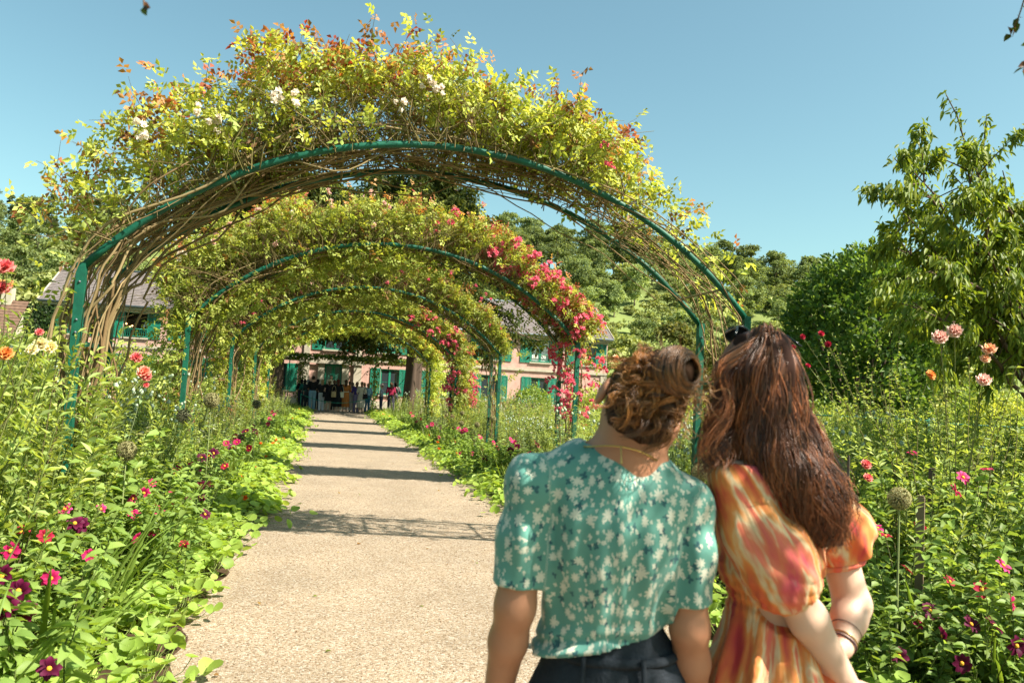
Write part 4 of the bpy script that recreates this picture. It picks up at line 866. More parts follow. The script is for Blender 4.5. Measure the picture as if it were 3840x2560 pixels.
def dahlia_head(p, d, color, root, sc, near):
    o = obj('flower_head', DISC if near else FARHEAD[color], root); o.location = p; o.rotation_mode = 'QUATERNION'; o.rotation_quaternion = Vector(d).to_track_quat('Z', 'Y'); o.scale = (sc,)*3
    if near:
        for q in range(8):
            e = obj('petal', PETALS[color], o); e.rotation_euler = (RNG.normal()*.1, RNG.normal()*.12, q*math.pi/4+RNG.normal()*.06)
    else: o['kind'] = 'stuff'
dfol = []
for i in range(3):
    r = proto('dahlia', 'dahlia'); stems_leaves(r, 9, .55, .45, 26, .11, .058, (G1*1.0, G2*1.0), 760+i, droop=.35, kind='lance', up=.25, bare=.1); dfol.append(r)
def canopy(px, py, side):
    return on_plane(px, py, (.62, 0, 1), .38-.62*1.0) if side < 0 else on_plane(px, py, (-.55, 0, 1), .36-.55*2.85)
LEFT = [(242,1909,'hot'),(378,1909,'hot'),(514,1937,'magenta'),(579,1909,'magenta'),(579,1998,'hot'),(334,2081,'magenta'),(80,1995,'red'),(38,2065,'magenta'),(190,2169,'magenta'),(70,2215,'burgundy'),(18,2280,'burgundy'),(95,2298,'burgundy'),(184,2506,'burgundy'),(517,2019,'magenta'),(300,1967,'burgundy'),
 (637,1851,'magenta'),(674,1747,'magenta'),(744,1760,'magenta'),(756,1716,'burgundy'),(784,1710,'burgundy'),(842,1747,'red'),(753,1817,'hot'),(778,1787,'magenta'),(790,1814,'magenta'),(759,1866,'burgundy'),(698,1885,'burgundy'),(640,1903,'red'),(768,1928,'burgundy'),(569,1811,'magenta'),(689,2041,'red'),(934,1680,'red'),(888,1658,'magenta'),(848,1662,'magenta'),(869,1680,'burgundy'),(921,1618,'burgundy'),(962,1628,'burgundy'),(539,1848,'magenta'),(498,1925,'magenta'),(600,1925,'hot'),(280,1962,'burgundy'),(1020,1545,'magenta'),(1030,1555,'magenta'),(1038,1540,'hot'),(1012,1570,'magenta'),(1005,1590,'magenta'),(958,1618,'burgundy'),(905,1640,'burgundy'),(1085,1618,'burgundy'),(500,1870,'hot'),(655,1770,'red'),(800,1700,'burgundy'),(720,1745,'red'),(880,1640,'red'),(950,1600,'burgundy'),(8,2160,'burgundy'),(170,2010,'red')]
RIGHT = [(3400,2135,'red'),(3488,2290,'burgundy'),(3640,2340,'burgundy'),(3725,2345,'burgundy'),(3532,2385,'burgundy'),(3605,2485,'burgundy'),(3370,2460,'burgundy'),(1620,1590,'magenta'),(1605,1600,'magenta'),(1700,1610,'magenta'),(1720,1608,'hot'),(1735,1618,'magenta'),(1745,1612,'magenta'),(1770,1700,'magenta'),(1730,1700,'magenta'),(1800,1640,'magenta'),(1930,1660,'magenta'),(1915,1690,'burgundy'),(1820,1720,'burgundy'),(1548,1560,'magenta'),(1560,1580,'magenta'),(1645,1640,'magenta'),(1700,1655,'red'),(1850,1660,'magenta'),(1865,1680,'red'),(1540,1548,'red'),(1580,1570,'red'),(1915,1650,'hot'),(1940,1675,'magenta'),(2010,1662,'magenta'),(2015,1670,'magenta'),(1980,1700,'red'),(2640,1822,'hot'),(3290,1980,'hot'),(3320,2010,'red'),(3450,1975,'red'),(3610,1790,'hot'),(3700,1760,'hot'),(3580,1840,'magenta'),(3760,2120,'hot'),(3790,2260,'magenta'),(3420,1700,'magenta'),(3560,2180,'red'),(3680,2210,'red'),(3810,2420,'burgundy'),(3440,2330,'magenta')]
def dahlias(lst, side):
    pts = [(canopy(px, py, side), c) for px, py, c in lst]; plants = []
    for p, c in pts:
        for pl in plants:
            if math.hypot(pl[0][0]-p[0], pl[0][1]-p[1]) < .42 and pl[2] == c and len(pl[1]) < 6: pl[1].append((p, c)); break
        else: plants.append([np.array([p[0]+side*.08, p[1]+.1, .06]), [(p, c)], c])
    names = {'magenta': 'magenta', 'burgundy': 'dark burgundy', 'red': 'crimson', 'hot': 'bright pink'}
    for b, fs, c in plants:
        near = b[1] < 11; k = len(fs); num = {1: 'one bloom', 2: 'two blooms', 3: 'three blooms', 4: 'four blooms', 5: 'five blooms', 6: 'six blooms'}[k]
        r = dup(dfol[rp.randrange(3)], b, rp.random()*6.28, rp.uniform(.9, 1.2) if near else 1.0, label='single-flowered %s dahlia with %s in %s' % (names[c], num, bedname(b[0])), group='dahlias in the beds')
        s = r.scale[0]; r.rotation_euler = (0, 0, 0)
        for p, col in fs:
            q = (p-b)/s; u = np.linspace(0, 1, 6)[:, None]; P = q*u; P[:, :2] = q[:2]*u**1.8; V, F = tubes(P, np.linspace(.004, .0024, 6)[None], 4); Geo().add(V, F, (.10, .10, .04)).build('stem', M_WOOD, r)
            d = nrm(np.array([RNG.normal()*.45+.15, -.75+RNG.normal()*.45, .6+RNG.normal()*.3])); dahlia_head(q, d, col, r, RNG.uniform(.85, 1.15)/s*(1.0 if b[1] < 9 else 1.35), near)
dahlias(LEFT, -1); dahlias(RIGHT, 1)
for i, (px, py, k, sc) in enumerate([(1666,1543,0,1.1),(1674,1556,0,1.1),(1697,1561,1,1.3),(1733,1548,0,1.25),(1730,1586,0,1.3),(1789,1592,0,1.3),(1850,1571,0,1.35),(1590,1525,0,1),(1500,1530,0,1)]):
    p = canopy(px, py, 1); p = at_y(px, py, p[1]*.97); allium(p, ['pale straw allium globe leaning over the magenta dahlias beside the path', 'rosy allium globe among the pale ones beside the path'][k == 1], k, sc, (-.02, .05), 'dried alliums by the path')
allium(at_d(3373, 1868, 4.3), 'large straw-coloured allium globe on a straight stem in front of a wooden stake', 0, 1.25)
allium(at_d(2630, 1770, 4.6), 'greenish allium globe seen between the two women', 0, 1.1)
allium(at_d(690, 1560, 7.6), 'large dark allium globe among the grey-green poppy pods', 2, 1.4, (-.12, 0)); allium(at_d(793, 1500, 9.5), 'straw allium globe rising above the tall left-bed perennials', 0, 1.9)
allium(at_d(962, 1515, 13), 'dark allium globe beside the far pale poppies', 2, 1.5); allium(at_d(475, 1690, 6.0), 'half-hidden straw allium globe in the fine foliage', 0, 1.5)
# fill: the tall planting behind
def fill(side, y0, y1, x0, x1, step, kinds, hfun, grp):
    y = y0
    while y < y1:
        x = x0
        while x < x1:
            xx = x+rp.uniform(-.4, .4)*step; yy = y+rp.uniform(-.4, .4)*step; gx = (PXL-xx) if side < 0 else (xx-PXR)
            if vis(xx, yy, 1.3) and gx > .62:
                ks = kinds(gx, yy); k = rp.choice(ks); P, lab = k; H = hfun(gx, yy)
                dup(rp.choice(P), (xx, yy, .05), rp.random()*6.28, H*rp.uniform(.85, 1.12), label=lab % bedname(xx), group=grp[lab], tilt=(rp.gauss(0, .05), rp.gauss(0, .05)))
            x += step
        y += step
KA = (tallA, 'tall perennial with dense lance-shaped green leaves in %s'); KB = (tallB, 'fine-leaved bushy perennial with yellow-green shoots in %s'); KC = (tallC, 'broad-leaved mid-green perennial in %s'); KD = (tallD, 'grey-green perennial with pale flowering tips in %s')
KE = (weep, 'tall plant with long narrow arching leaves in %s'); KF = (dull, 'straw-tipped seeding perennial in %s'); KL = (low, 'low leafy green filler plant in %s'); KP = (poppy, 'poppy plant with round grey-green seed pods in %s')
GRP = {k[1]: k[1].split(' in %s')[0]+' plants of the beds' for k in (KA, KB, KC, KD, KE, KF, KL, KP)}
def kl(g, y):
    if g < .85: return [KL, KL, KC] if y < 12 else [KL, KB, KD]
    if y < 7: return [KA, KA, KB, KC, KA]
    if y < 13: return [KA, KB, KB, KP, KP, KD, KC]
    return [KB, KD, KF, KA, KP, KF]
def kr(g, y):
    if g < .85: return [KL, KL, KC]
    if y < 6: return [KC, KC, KC, KA, KL]
    if y < 12: return [KE, KE, KA, KB, KP, KD, KA]
    return [KB, KA, KD, KP, KB, KF]
hl = lambda g, y: (1.16 if 4.2 < y < 9 else 1.0)*float(np.interp(g, [.6, .8, 1.0, 1.3, 2.6, 5], [.5, .75, .98, 1.1, 1.15, 1.2]))
hr_ = lambda g, y: float(np.interp(g, [.6, .9, 1.3, 2, 5], [.55, .75, .95, 1.1, 1.15]))
fill(-1, 2.4, 9, -4.2, -1.25, .31, kl, hl, GRP); fill(-1, 9, 18, -6.6, -1.35, .50, kl, hl, GRP); fill(-1, 18, 42, -8.4, -1.4, .85, kl, hl, GRP)
fill(1, 2.2, 8.5, 3.2, 8.6, .40, kr, hr_, GRP); fill(1, 8.5, 17, 3.2, 8.6, .56, kr, hr_, GRP); fill(1, 17, 42, 3.2, 8.6, .9, kr, hr_, GRP)

for i in range(26):                       # a drift of seeding poppies beside the path
    xx, yy = rp.uniform(3.3, 4.6), rp.uniform(7.6, 11.5); dup(rp.choice(poppy), (xx, yy, .05), rp.random()*6.28, rp.uniform(.95, 1.15), label=KP[1] % BR, group=GRP[KP[1]])
# ================================================================== people
class SDF:
    """smooth union of rounded bones on a grid, turned into one continuous skin"""
    def __init__(s, lo, hi, h):
        s.h = h; s.lo = np.array(lo, float); n = np.ceil((np.array(hi)-s.lo)/h).astype(int)+1; s.ax = [(s.lo[i]+h*np.arange(n[i])).astype(np.float32) for i in range(3)]; s.D = np.full(n, 1.0, np.float32)
    def _reg(s, lo, hi):
        sl = []
        for i in range(3):
            a = int(np.floor((lo[i]-s.lo[i])/s.h)); b = int(np.ceil((hi[i]-s.lo[i])/s.h))+1; a = max(a, 0); b = min(b, s.D.shape[i])
            if b <= a: return None
            sl.append(slice(a, b))
        return tuple(sl)
    def _xyz(s, r): return s.ax[0][r[0]][:, None, None], s.ax[1][r[1]][None, :, None], s.ax[2][r[2]][None, None, :]
    def _put(s, r, d, k):
        o = s.D[r]
        if k > 0: hh = np.clip(.5+.5*(o-d)/k, 0, 1); s.D[r] = o*(1-hh)+d*hh-k*hh*(1-hh)
        else: s.D[r] = np.minimum(o, d)
    def cap(s, a, b, ra, rb, k=.02, sq=None):
        a = np.array(a, float); b = np.array(b, float); m = max(ra, rb)+k+.03; r = s._reg(np.minimum(a, b)-m, np.maximum(a, b)+m)
        if r is None: return
        X, Y, Z = s._xyz(r); ba = b-a; L = max(float(ba@ba), 1e-9); t = np.clip(((X-a[0])*ba[0]+(Y-a[1])*ba[1]+(Z-a[2])*ba[2])/L, 0, 1)
        d = np.sqrt((X-a[0]-t*ba[0])**2+(Y-a[1]-t*ba[1])**2+(Z-a[2]-t*ba[2])**2)-(ra+(rb-ra)*t); s._put(r, d, k)
    def chain(s, pts, rs, k=.02):
        for a, b, ra, rb in zip(pts, pts[1:], rs, rs[1:]): s.cap(a, b, ra, rb, k)
    def ell(s, c, rad, M=None, k=.03):
        c = np.array(c, float); rad = np.array(rad, float); M = np.eye(3) if M is None else np.array(M); m = rad.max()+k+.03; r = s._reg(c-m, c+m)
        if r is None: return
        X, Y, Z = s._xyz(r); q = [(X-c[0])*M[i][0]+(Y-c[1])*M[i][1]+(Z-c[2])*M[i][2] for i in range(3)]
        k0 = np.sqrt(sum((q[i]/rad[i])**2 for i in range(3))); k1 = np.sqrt(sum((q[i]/rad[i]**2)**2 for i in range(3))); s._put(r, k0*(k0-1)/np.maximum(k1, 1e-6), k)
    def cone(s, pts, radii, M, k=.02):                # stacked elliptical rings: pts centres, radii (a, b) along M[0], M[1]; z upright
        n = len(pts)
        zs = np.array([p[2] for p in pts]); o = np.argsort(zs); zs = zs[o]; P = np.array(pts)[o]; R = np.array(radii)[o]; m = R.max()+.05
        r = s._reg((P[:, 0].min()-m, P[:, 1].min()-m, zs[0]-.02), (P[:, 0].max()+m, P[:, 1].max()+m, zs[-1]+.02))
        X, Y, Z = s._xyz(r); z = Z.ravel(); cx = np.interp(z, zs, P[:, 0]); cy = np.interp(z, zs, P[:, 1]); ra = np.interp(z, zs, R[:, 0]); rb = np.interp(z, zs, R[:, 1])
        x = X-cx[None, None, :]; y = Y-cy[None, None, :]; u = x*M[0][0]+y*M[0][1]; v = x*M[1][0]+y*M[1][1]
        q = np.sqrt((u/ra)**2+(v/rb)**2); d = (q-1)*np.minimum(ra, rb); d = np.maximum(d, np.maximum(zs[0]-Z, Z-zs[-1])); s._put(r, d, k)
    def cut(s, n, c):                                  # keep where n.p <= c
        s.D = np.maximum(s.D, (s.ax[0][:, None, None]*n[0]+s.ax[1][None, :, None]*n[1]+s.ax[2][None, None, :]*n[2]-c).astype(np.float32))
    def disp(s, f): s.D = s.D+f(s.ax[0][:, None, None], s.ax[1][None, :, None], s.ax[2][None, None, :]).astype(np.float32)
    def mesh(s):
        D = s.D; S = D < 0; nx, ny, nz = D.shape
        c = [S[i:nx-1+i, j:ny-1+j, k:nz-1+k] for i in (0, 1) for j in (0, 1) for k in (0, 1)]; allc = np.logical_and.reduce(c); anyc = np.logical_or.reduce(c); m = anyc & ~allc
        I = np.argwhere(m); co = np.array([(i, j, k) for i in (0, 1) for j in (0, 1) for k in (0, 1)]); v = [D[I[:, 0]+o[0], I[:, 1]+o[1], I[:, 2]+o[2]] for o in co]
        acc = np.zeros((len(I), 3)); cnt = np.zeros(len(I))
        for a in range(8):
            for b in range(a+1, 8):
                if np.abs(co[a]-co[b]).sum() != 1: continue
                x = (v[a] < 0) != (v[b] < 0); t = np.where(x, v[a]/np.where(x, v[a]-v[b], 1), 0); acc += np.where(x[:, None], co[a]+(co[b]-co[a])*t[:, None], 0); cnt += x
        V = (I+acc/cnt[:, None])*s.h+s.lo; vid = np.full(m.shape, -1); vid[I[:, 0], I[:, 1], I[:, 2]] = np.arange(len(I)); Fs = []
        for ax in range(3):
            sl0 = [slice(None)]*3; sl1 = [slice(None)]*3; sl0[ax] = slice(0, -1); sl1[ax] = slice(1, None); A = S[tuple(sl0)]; B = S[tuple(sl1)]; E = np.argwhere(A != B); b1, b2 = [(1, 2), (2, 0), (0, 1)][ax]
            ok = (E[:, b1] > 0) & (E[:, b2] > 0) & (E[:, b1] < D.shape[b1]-1) & (E[:, b2] < D.shape[b2]-1); E = E[ok]
            def g(d1, d2): q = E.copy(); q[:, b1] += d1; q[:, b2] += d2; return vid[q[:, 0], q[:, 1], q[:, 2]]
            Q = np.stack([g(-1, -1), g(0, -1), g(0, 0), g(-1, 0)], -1); fl_ = ~A[E[:, 0], E[:, 1], E[:, 2]]; Q[fl_] = Q[fl_][:, ::-1]; Fs.append(Q)
        F = np.concatenate(Fs); return V, F[(F >= 0).all(1)]

def skinmat(name, col):
    m, t, b = newmat(name); b.inputs['Roughness'].default_value = .5; b.inputs['Specular IOR Level'].default_value = .35
    b.inputs['Subsurface Weight'].default_value = .12; b.inputs['Subsurface Radius'].default_value = (.012, .005, .003)
    tc = N_(t, 'ShaderNodeTexCoord'); nz = N_(t, 'ShaderNodeTexNoise'); nz.inputs['Scale'].default_value = 14; nz.inputs['Detail'].default_value = 5; t.links.new(tc.outputs['Object'], nz.inputs['Vector'])
    r = N_(t, 'ShaderNodeMix', data_type='RGBA'); r.inputs[6].default_value = (*[c*.86 for c in col], 1); r.inputs[7].default_value = (col[0]*1.1, col[1]*1.06, col[2]*1.04, 1); t.links.new(nz.outputs[0], r.inputs[0]); t.links.new(r.outputs[2], b.inputs['Base Color']); return m
M_SKIN_T = skinmat('tanned_skin', (.43, .20, .115)); M_SKIN_P = skinmat('fair_skin', (.60, .40, .30)); M_SKIN = skinmat('skin', (.45, .27, .19))
def hairmat(name, c1, c2):
    m = attrmat(name, .36, 0, var=.0, spec=.55); return m
M_HAIR = hairmat('hair', 0, 0); M_CORE = attrmat('hair_underlayer', .8, 0, var=0, spec=.1)
def hand(s, w, d, palm_n, curl=.5, sc=1.0, side=1):
    """wrist w, finger direction d, palm normal; five separate bent fingers"""
    d = nrm(np.array(d, float)); n = nrm(np.array(palm_n, float)-d*(np.array(palm_n, float)@d)); u = np.cross(n, d)*side; w = np.array(w, float)
    c = w+d*.045*sc; s.ell(c, (.040*sc, .016*sc, .048*sc), [u, n, d], .012)
    for o, L in ((-.028, .062), (-.0095, .078), (.0095, .084), (.027, .073)):
        p = w+d*.082*sc+u*o*sc; pts = [p-d*.02*sc, p]; dd = d.copy(); rr = [.0095*sc, .009*sc]
        for j in range(3): a = curl*(.5 if j == 0 else .75); dd = nrm(dd*math.cos(a)+n*math.sin(a)); pts.append(pts[-1]+dd*L*sc*(.45, .32, .25)[j]); rr.append((.0085, .0078, .0068)[j]*sc)
        s.chain(pts, rr, .003)
    p = w+d*.02*sc-u*.03*sc; dd = nrm(d*.7-u*.7+n*.35); s.chain([p, p+dd*.032*sc, p+dd*.03*sc+nrm(dd+d*.5+n*.3)*.034*sc], [.013*sc, .0105*sc, .008*sc], .006)
def strands(P, r, c, root, k=3, name='hair'):
    V, F = tubes(P, r, k); return Geo().add(V, F, tcol(c, P, k)).build(name, M_HAIR, root)
# ---- print and dye fabrics, laid out in the garment's own coordinates
def floral():
    m, t, b = newmat('floral_blouse_print'); b.inputs['Roughness'].default_value = .6; b.inputs['Specular IOR Level'].default_value = .3; b.inputs['Sheen Weight'].default_value = .25
    at = N_(t, 'ShaderNodeAttribute'); at.attribute_name = 'pat'
    ln = t.links.new
    def math_(op, a, bb=None, c=None):
        n = N_(t, 'ShaderNodeMath'); n.operation = op
        for i, v in enumerate((a, bb, c)):
            if v is None: continue
            if isinstance(v, (int, float)): n.inputs[i].default_value = v
            else: ln(v, n.inputs[i])
        return n.outputs[0]
    def layer(scale, R, petals, seed, keep):
        mp = N_(t, 'ShaderNodeMapping'); mp.inputs['Location'].default_value = (seed, seed*.7, 0); ln(at.outputs['Vector'], mp.inputs['Vector'])
        v = N_(t, 'ShaderNodeTexVoronoi', voronoi_dimensions='2D'); v.inputs['Scale'].default_value = scale; v.inputs['Randomness'].default_value = .72; ln(mp.outputs[0], v.inputs['Vector'])
        sb = N_(t, 'ShaderNodeVectorMath', operation='SUBTRACT'); ln(mp.outputs[0], sb.inputs[0]); ln(v.outputs['Position'], sb.inputs[1])
        sp = N_(t, 'ShaderNodeSeparateXYZ'); ln(sb.outputs[0], sp.inputs[0]); sc = N_(t, 'ShaderNodeSeparateColor'); ln(v.outputs['Color'], sc.inputs[0])
        ang = math_('ARCTAN2', sp.outputs[1], sp.outputs[0]); rad = math_('SQRT', math_('ADD', math_('MULTIPLY', sp.outputs[0], sp.outputs[0]), math_('MULTIPLY', sp.outputs[1], sp.outputs[1])))
        ph = math_('MULTIPLY', sc.outputs[0], 6.28); pet = math_('ABSOLUTE', math_('COSINE', math_('ADD', math_('MULTIPLY', ang, petals/2), ph)))
        lim = math_('MULTIPLY', math_('ADD', math_('MULTIPLY', pet, .62), .38), math_('MULTIPLY', math_('ADD', math_('MULTIPLY', sc.outputs[1], .5), .7), R))
        bite = math_('GREATER_THAN', math_('ADD', ang, math_('MULTIPLY', sc.outputs[2], 3.0)), -1.6)
        f = math_('LESS_THAN', rad, lim); f = math_('MULTIPLY', f, math_('LESS_THAN', sc.outputs[2], keep)); return math_('MULTIPLY', f, bite) if keep < .7 else f
    big = layer(25, .0125, 8, 0, .80); sml = layer(40, .0062, 4, 3.3, .6); tiny = layer(46, .005, 3, 7.7, .5); drk = layer(30, .010, 4, 11.1, .55)
    nz = N_(t, 'ShaderNodeTexNoise'); nz.inputs['Scale'].default_value = 6; nz.inputs['Detail'].default_value = 4; ln(at.outputs['Vector'], nz.inputs['Vector'])
    base = N_(t, 'ShaderNodeMix', data_type='RGBA'); base.inputs[6].default_value = (.07, .215, .175, 1); base.inputs[7].default_value = (.115, .30, .25, 1); ln(nz.outputs[0], base.inputs[0])
    m1 = N_(t, 'ShaderNodeMix', data_type='RGBA'); m1.inputs[7].default_value = (.02, .085, .10, 1); ln(drk, m1.inputs[0]); ln(base.outputs[2], m1.inputs[6])
    wh = math_('MAXIMUM', math_('MAXIMUM', big, sml), tiny)
    m2 = N_(t, 'ShaderNodeMix', data_type='RGBA'); m2.inputs[7].default_value = (.55, .54, .44, 1); ln(wh, m2.inputs[0]); ln(m1.outputs[2], m2.inputs[6]); ln(m2.outputs[2], b.inputs['Base Color'])
    wv = N_(t, 'ShaderNodeTexNoise'); wv.inputs['Scale'].default_value = 55; ln(at.outputs['Vector'], wv.inputs['Vector']); bm = N_(t, 'ShaderNodeBump'); bm.inputs['Strength'].default_value = .15; bm.inputs['Distance'].default_value = .004; ln(wv.outputs[0], bm.inputs['Height']); ln(bm.outputs[0], b.inputs['Normal'])
    return m
def tiedye():
    m, t, b = newmat('tie_dye_cotton'); b.inputs['Roughness'].default_value = .75; b.inputs['Specular IOR Level'].default_value = .2
    ln = t.links.new; at = N_(t, 'ShaderNodeAttribute'); at.attribute_name = 'pat'
    mp = N_(t, 'ShaderNodeMapping'); mp.inputs['Scale'].default_value = (17, 4.2, 1); ln(at.outputs['Vector'], mp.inputs['Vector'])
    nz = N_(t, 'ShaderNodeTexNoise'); nz.inputs['Scale'].default_value = 1.0; nz.inputs['Detail'].default_value = 4; nz.inputs['Roughness'].default_value = .5; nz.inputs['Distortion'].default_value = .25; ln(mp.outputs[0], nz.inputs['Vector'])
    r = N_(t, 'ShaderNodeValToRGB'); e = r.color_ramp.elements
    st = [(.24, (.22, .015, .04)), (.34, (.44, .05, .05)), (.42, (.58, .13, .05)), (.50, (.62, .24, .07)), (.545, (.60, .46, .28)), (.585, (.60, .17, .09)), (.68, (.54, .07, .10)), (.78, (.30, .27, .2))]
    while len(e) < len(st): e.new(.5)
    for q, (p, c) in zip(e, st): q.position = p; q.color = (*c, 1)
    ln(nz.outputs[0], r.inputs[0]); ln(r.outputs[0], b.inputs['Base Color'])
    mp2 = N_(t, 'ShaderNodeMapping'); mp2.inputs['Scale'].default_value = (75, 6, 1); ln(at.outputs['Vector'], mp2.inputs['Vector']); n2 = N_(t, 'ShaderNodeTexNoise'); n2.inputs['Scale'].default_value = 1; n2.inputs['Detail'].default_value = 3; ln(mp2.outputs[0], n2.inputs['Vector'])
    bm = N_(t, 'ShaderNodeBump'); bm.inputs['Strength'].default_value = .5; bm.inputs['Distance'].default_value = .006; ln(n2.outputs[0], bm.inputs['Height']); ln(bm.outputs[0], b.inputs['Normal'])
    return m
M_FLORAL, M_TIE = floral(), tiedye()
M_NAVY = plain('washed_navy_cotton', (.022, .027, .035), .85, noise=.25, scale=25, bump=.4, bscale=120, spec=.15)
M_GOLD = plain('gold', (.55, .36, .12), .3, metal=1.0)
M_BLACKP = plain('black_acetate', (.012, .016, .02), .15)
M_LEATHER = plain('dark_cord', (.05, .02, .03), .7)
def garment(s, name, mat, root, org, axis_fn):
    """mesh from an SDF with 'pat' = (girth, height) in metres measured round the garment"""
    V, F = s.mesh(); o = Geo().add(V, F).build(name, mat, root)
    pat = axis_fn(V); a = o.data.attributes.new('pat', 'FLOAT_VECTOR', 'POINT'); a.data.foreach_set('vector', np.concatenate([pat, np.zeros((len(V), 1))], 1).astype(np.float32).ravel()); return o
def seg_pat(V, segs):
    """each vertex is unrolled round its nearest limb: segs of (a, b, radius)"""
    best = np.full(len(V), 9.0); out = np.zeros((len(V), 2))
    for i, (a, b, R) in enumerate(segs):
        a = np.array(a); b = np.array(b); ba = b-a; L = ba@ba; t = np.clip(((V-a)@ba)/L, 0, 1); q = V-a-t[:, None]*ba; d = np.linalg.norm(q, axis=1)/R
        ax = nrm(ba); e1 = nrm(np.cross(ax, np.array([0, 1, .1]))); e2 = np.cross(ax, e1); th = np.arctan2(q@e2, q@e1)
        uv = np.stack([th*R+i*1.7, ((V-a)@ax)+i*.9], -1); w = d < best; out[w] = uv[w]; best = np.minimum(best, d)
    return out
def drape_pat(V, segs, vr, vf):
    best = np.full(len(V), 9.0); out = np.zeros((len(V), 2))
    for i, (a, b, R) in enumerate(segs):
        a = np.array(a); b = np.array(b); ba = b-a; t = np.clip(((V-a)@ba)/(ba@ba), 0, 1); q = V-a-t[:, None]*ba; d = np.linalg.norm(q, axis=1)/R
        x = q@vr; y = q@vf; uv = np.stack([x+np.tanh(x/.03)*.8*(y+R)+i*1.7, V[:, 2]+i*.9], -1); w = d < best; out[w] = uv[w]; best = np.minimum(best, d)
    return out
def cq(x, y): return 1750+.8672*x, 1200+.8672*y
H_ = .0058
# ---------------------------------------------------------------- woman in the teal floral blouse
def woman_a():
    d0 = 1.75; K = lambda x, y, d=0.0: at_d(*cq(x, y), d0+d)
    hip = K(610, 1640, .03); O = np.array([hip[0], hip[1], 0]); J = lambda x, y, d=0.0: K(x, y, d)-O
    t = thing('person', 'woman with a messy brown bun and a teal white-flowered blouse, seen from behind', 'person', O)
    vr = nrm(np.array([CR[0], CR[1], 0])); vf = nrm(np.array([CF[0], CF[1], 0])); up = np.array([0, 0, 1.0])
    hipc = np.array([0, 0, hip[2]]); hz = hipc[2]
    eL, eR = J(612, 322, .01), J(862, 474, .01); ear = nrm(eR-eL); hu = nrm(np.cross(ear, vf)); hu = hu if hu[2] > 0 else -hu; hu = nrm(hu+vf*.12); hu = nrm(hu-ear*(hu@ear)); hf = nrm(np.cross(hu, ear)); hf = hf if hf@vf > 0 else -hf
    hc = (eL+eR)/2+hu*.028+hf*.005; HM = [ear, hf, hu]
    shL, shR = J(280, 702, .0), J(942, 802, .01); elL, elR = J(210, 1235, -.02), J(965, 1330, -.01); wrL, wrR = J(112, 1720, .08), J(985, 1800, .09)
    nb = J(690, 610, .02); nt_ = hc-hu*.075-hf*.01; ch = J(618, 905, .035); wa = J(585, 1330, .035)
    s = SDF((-.45, -.35, -.01), (.45, .42, hc[2]+.2), H_)
    s.ell(hc, (.075, .095, .108), HM, .01); s.ell(hc+hf*.045-hu*.045, (.058, .055, .062), HM, .03); s.cap(hc+hf*.095-hu*.02, hc+hf*.108-hu*.035, .012, .014, .015)      # skull, jaw, nose
    s.cap(hc+hf*.088-hu*.068+ear*.018, hc+hf*.088-hu*.068-ear*.018, .008, .008, .008)                                                                                  # lips
    for e, sg in ((eL, -1), (eR, 1)): s.ell(e+ear*sg*.014-hf*.008, (.011, .021, .034), HM, .006)
    s.chain([nt_, (nt_+nb)/2, nb], [.052, .05, .058], .03); s.chain([nb, ch], [.07, .11], .05)
    s.cap(nb, shL, .045, .045, .05); s.cap(nb, shR, .045, .045, .05)
    s.ell(ch, (.150, .098, .17), [vr, vf, up], .05); s.ell(wa, (.125, .088, .13), [vr, vf, up], .06); s.ell(hipc, (.165, .115, .13), [vr, vf, up], .06)
    for e, w, sh, r in ((elL, wrL, shL, 1.0), (elR, wrR, shR, .95)):
        s.chain([sh, e], [.046*r, .043*r], .03); s.chain([e, e+(w-e)*.3, w], [.042*r, .041*r, .027*r], .02); hand(s, w, w-e+up*-.1, vr*(1 if sh is shL else -1)*.7+vf*.5, .35, .95, 1 if sh is shL else -1)
    for sg in (-1, 1):
        h0 = hipc+vr*sg*.085-up*.03; kn = np.array([*(h0[:2]*.85), .49])+vf*.01; an = np.array([*(h0[:2]*.8), .07]); s.chain([h0, kn, kn+(an-kn)*.35, an], [.09, .056, .055, .035], .03); s.ell(an+vf*.07-up*.035, (.04, .12, .032), [vr, vf, up], .02)
    V, F = s.mesh(); Geo().add(V, F).build('body', M_SKIN_T, t)
    # blouse
    s = SDF((-.42, -.3, wa[2]-.25), (.42, .4, nb[2]+.12), H_*.9)
    s.ell(ch-vf*.012, (.158, .126, .20), [vr, vf, up], .04); s.ell(J(612, 740, .03), (.155, .088, .10), [vr, vf, up], .05); s.ell(wa+up*.03, (.143, .106, .15), [vr, vf, up], .05); s.ell(wa-up*.05, (.160, .120, .06), [vr, vf, up], .03)
    s.cap(J(560, 640, .03), shL, .058, .05, .05); s.cap(J(760, 672, .03), shR, .058, .05, .05)
    cuffL, cuffR = shL+(elL-shL)*.83, shR+(elR-shR)*.80
    for sh, cf, o in ((shL, cuffL, -1), (shR, cuffR, 1)): s.ell(sh+up*.002, (.050, .054, .054), [vr, vf, up], .03); s.chain([sh, sh+(cf-sh)*.5+vr*o*.004, cf], [.052, .056, .056], .03)
    ax = s.ax
    def folds(X, Y, Z):
        u = X*vr[0]+Y*vr[1]; d = (.006*np.sin(u*62+np.sin(Z*13)*1.4)+.0035*np.sin(u*118+Z*9))*np.exp(-((Z-ch[2]+.05)/.15)**2)
        w = np.exp(-((Z-(wa[2]-.045+u*.10))/.055)**2); d = d+w*.009*np.sin((Z-u*.16)*165+np.sin(u*22)*1.3)
        return d+.003*np.sin(X*37+Z*21)*np.sin(Z*29+Y*33)+.0025*np.sin(u*60)*np.exp(-((Z-shL[2]-.02)/.05)**2)
    s.disp(folds)
    ln = nrm(np.array(J(870, 1325)-J(300, 1435))); dn = nrm(np.cross(ln, vf)); dn = dn if dn[2] < 0 else -dn; p0 = J(300, 1440)
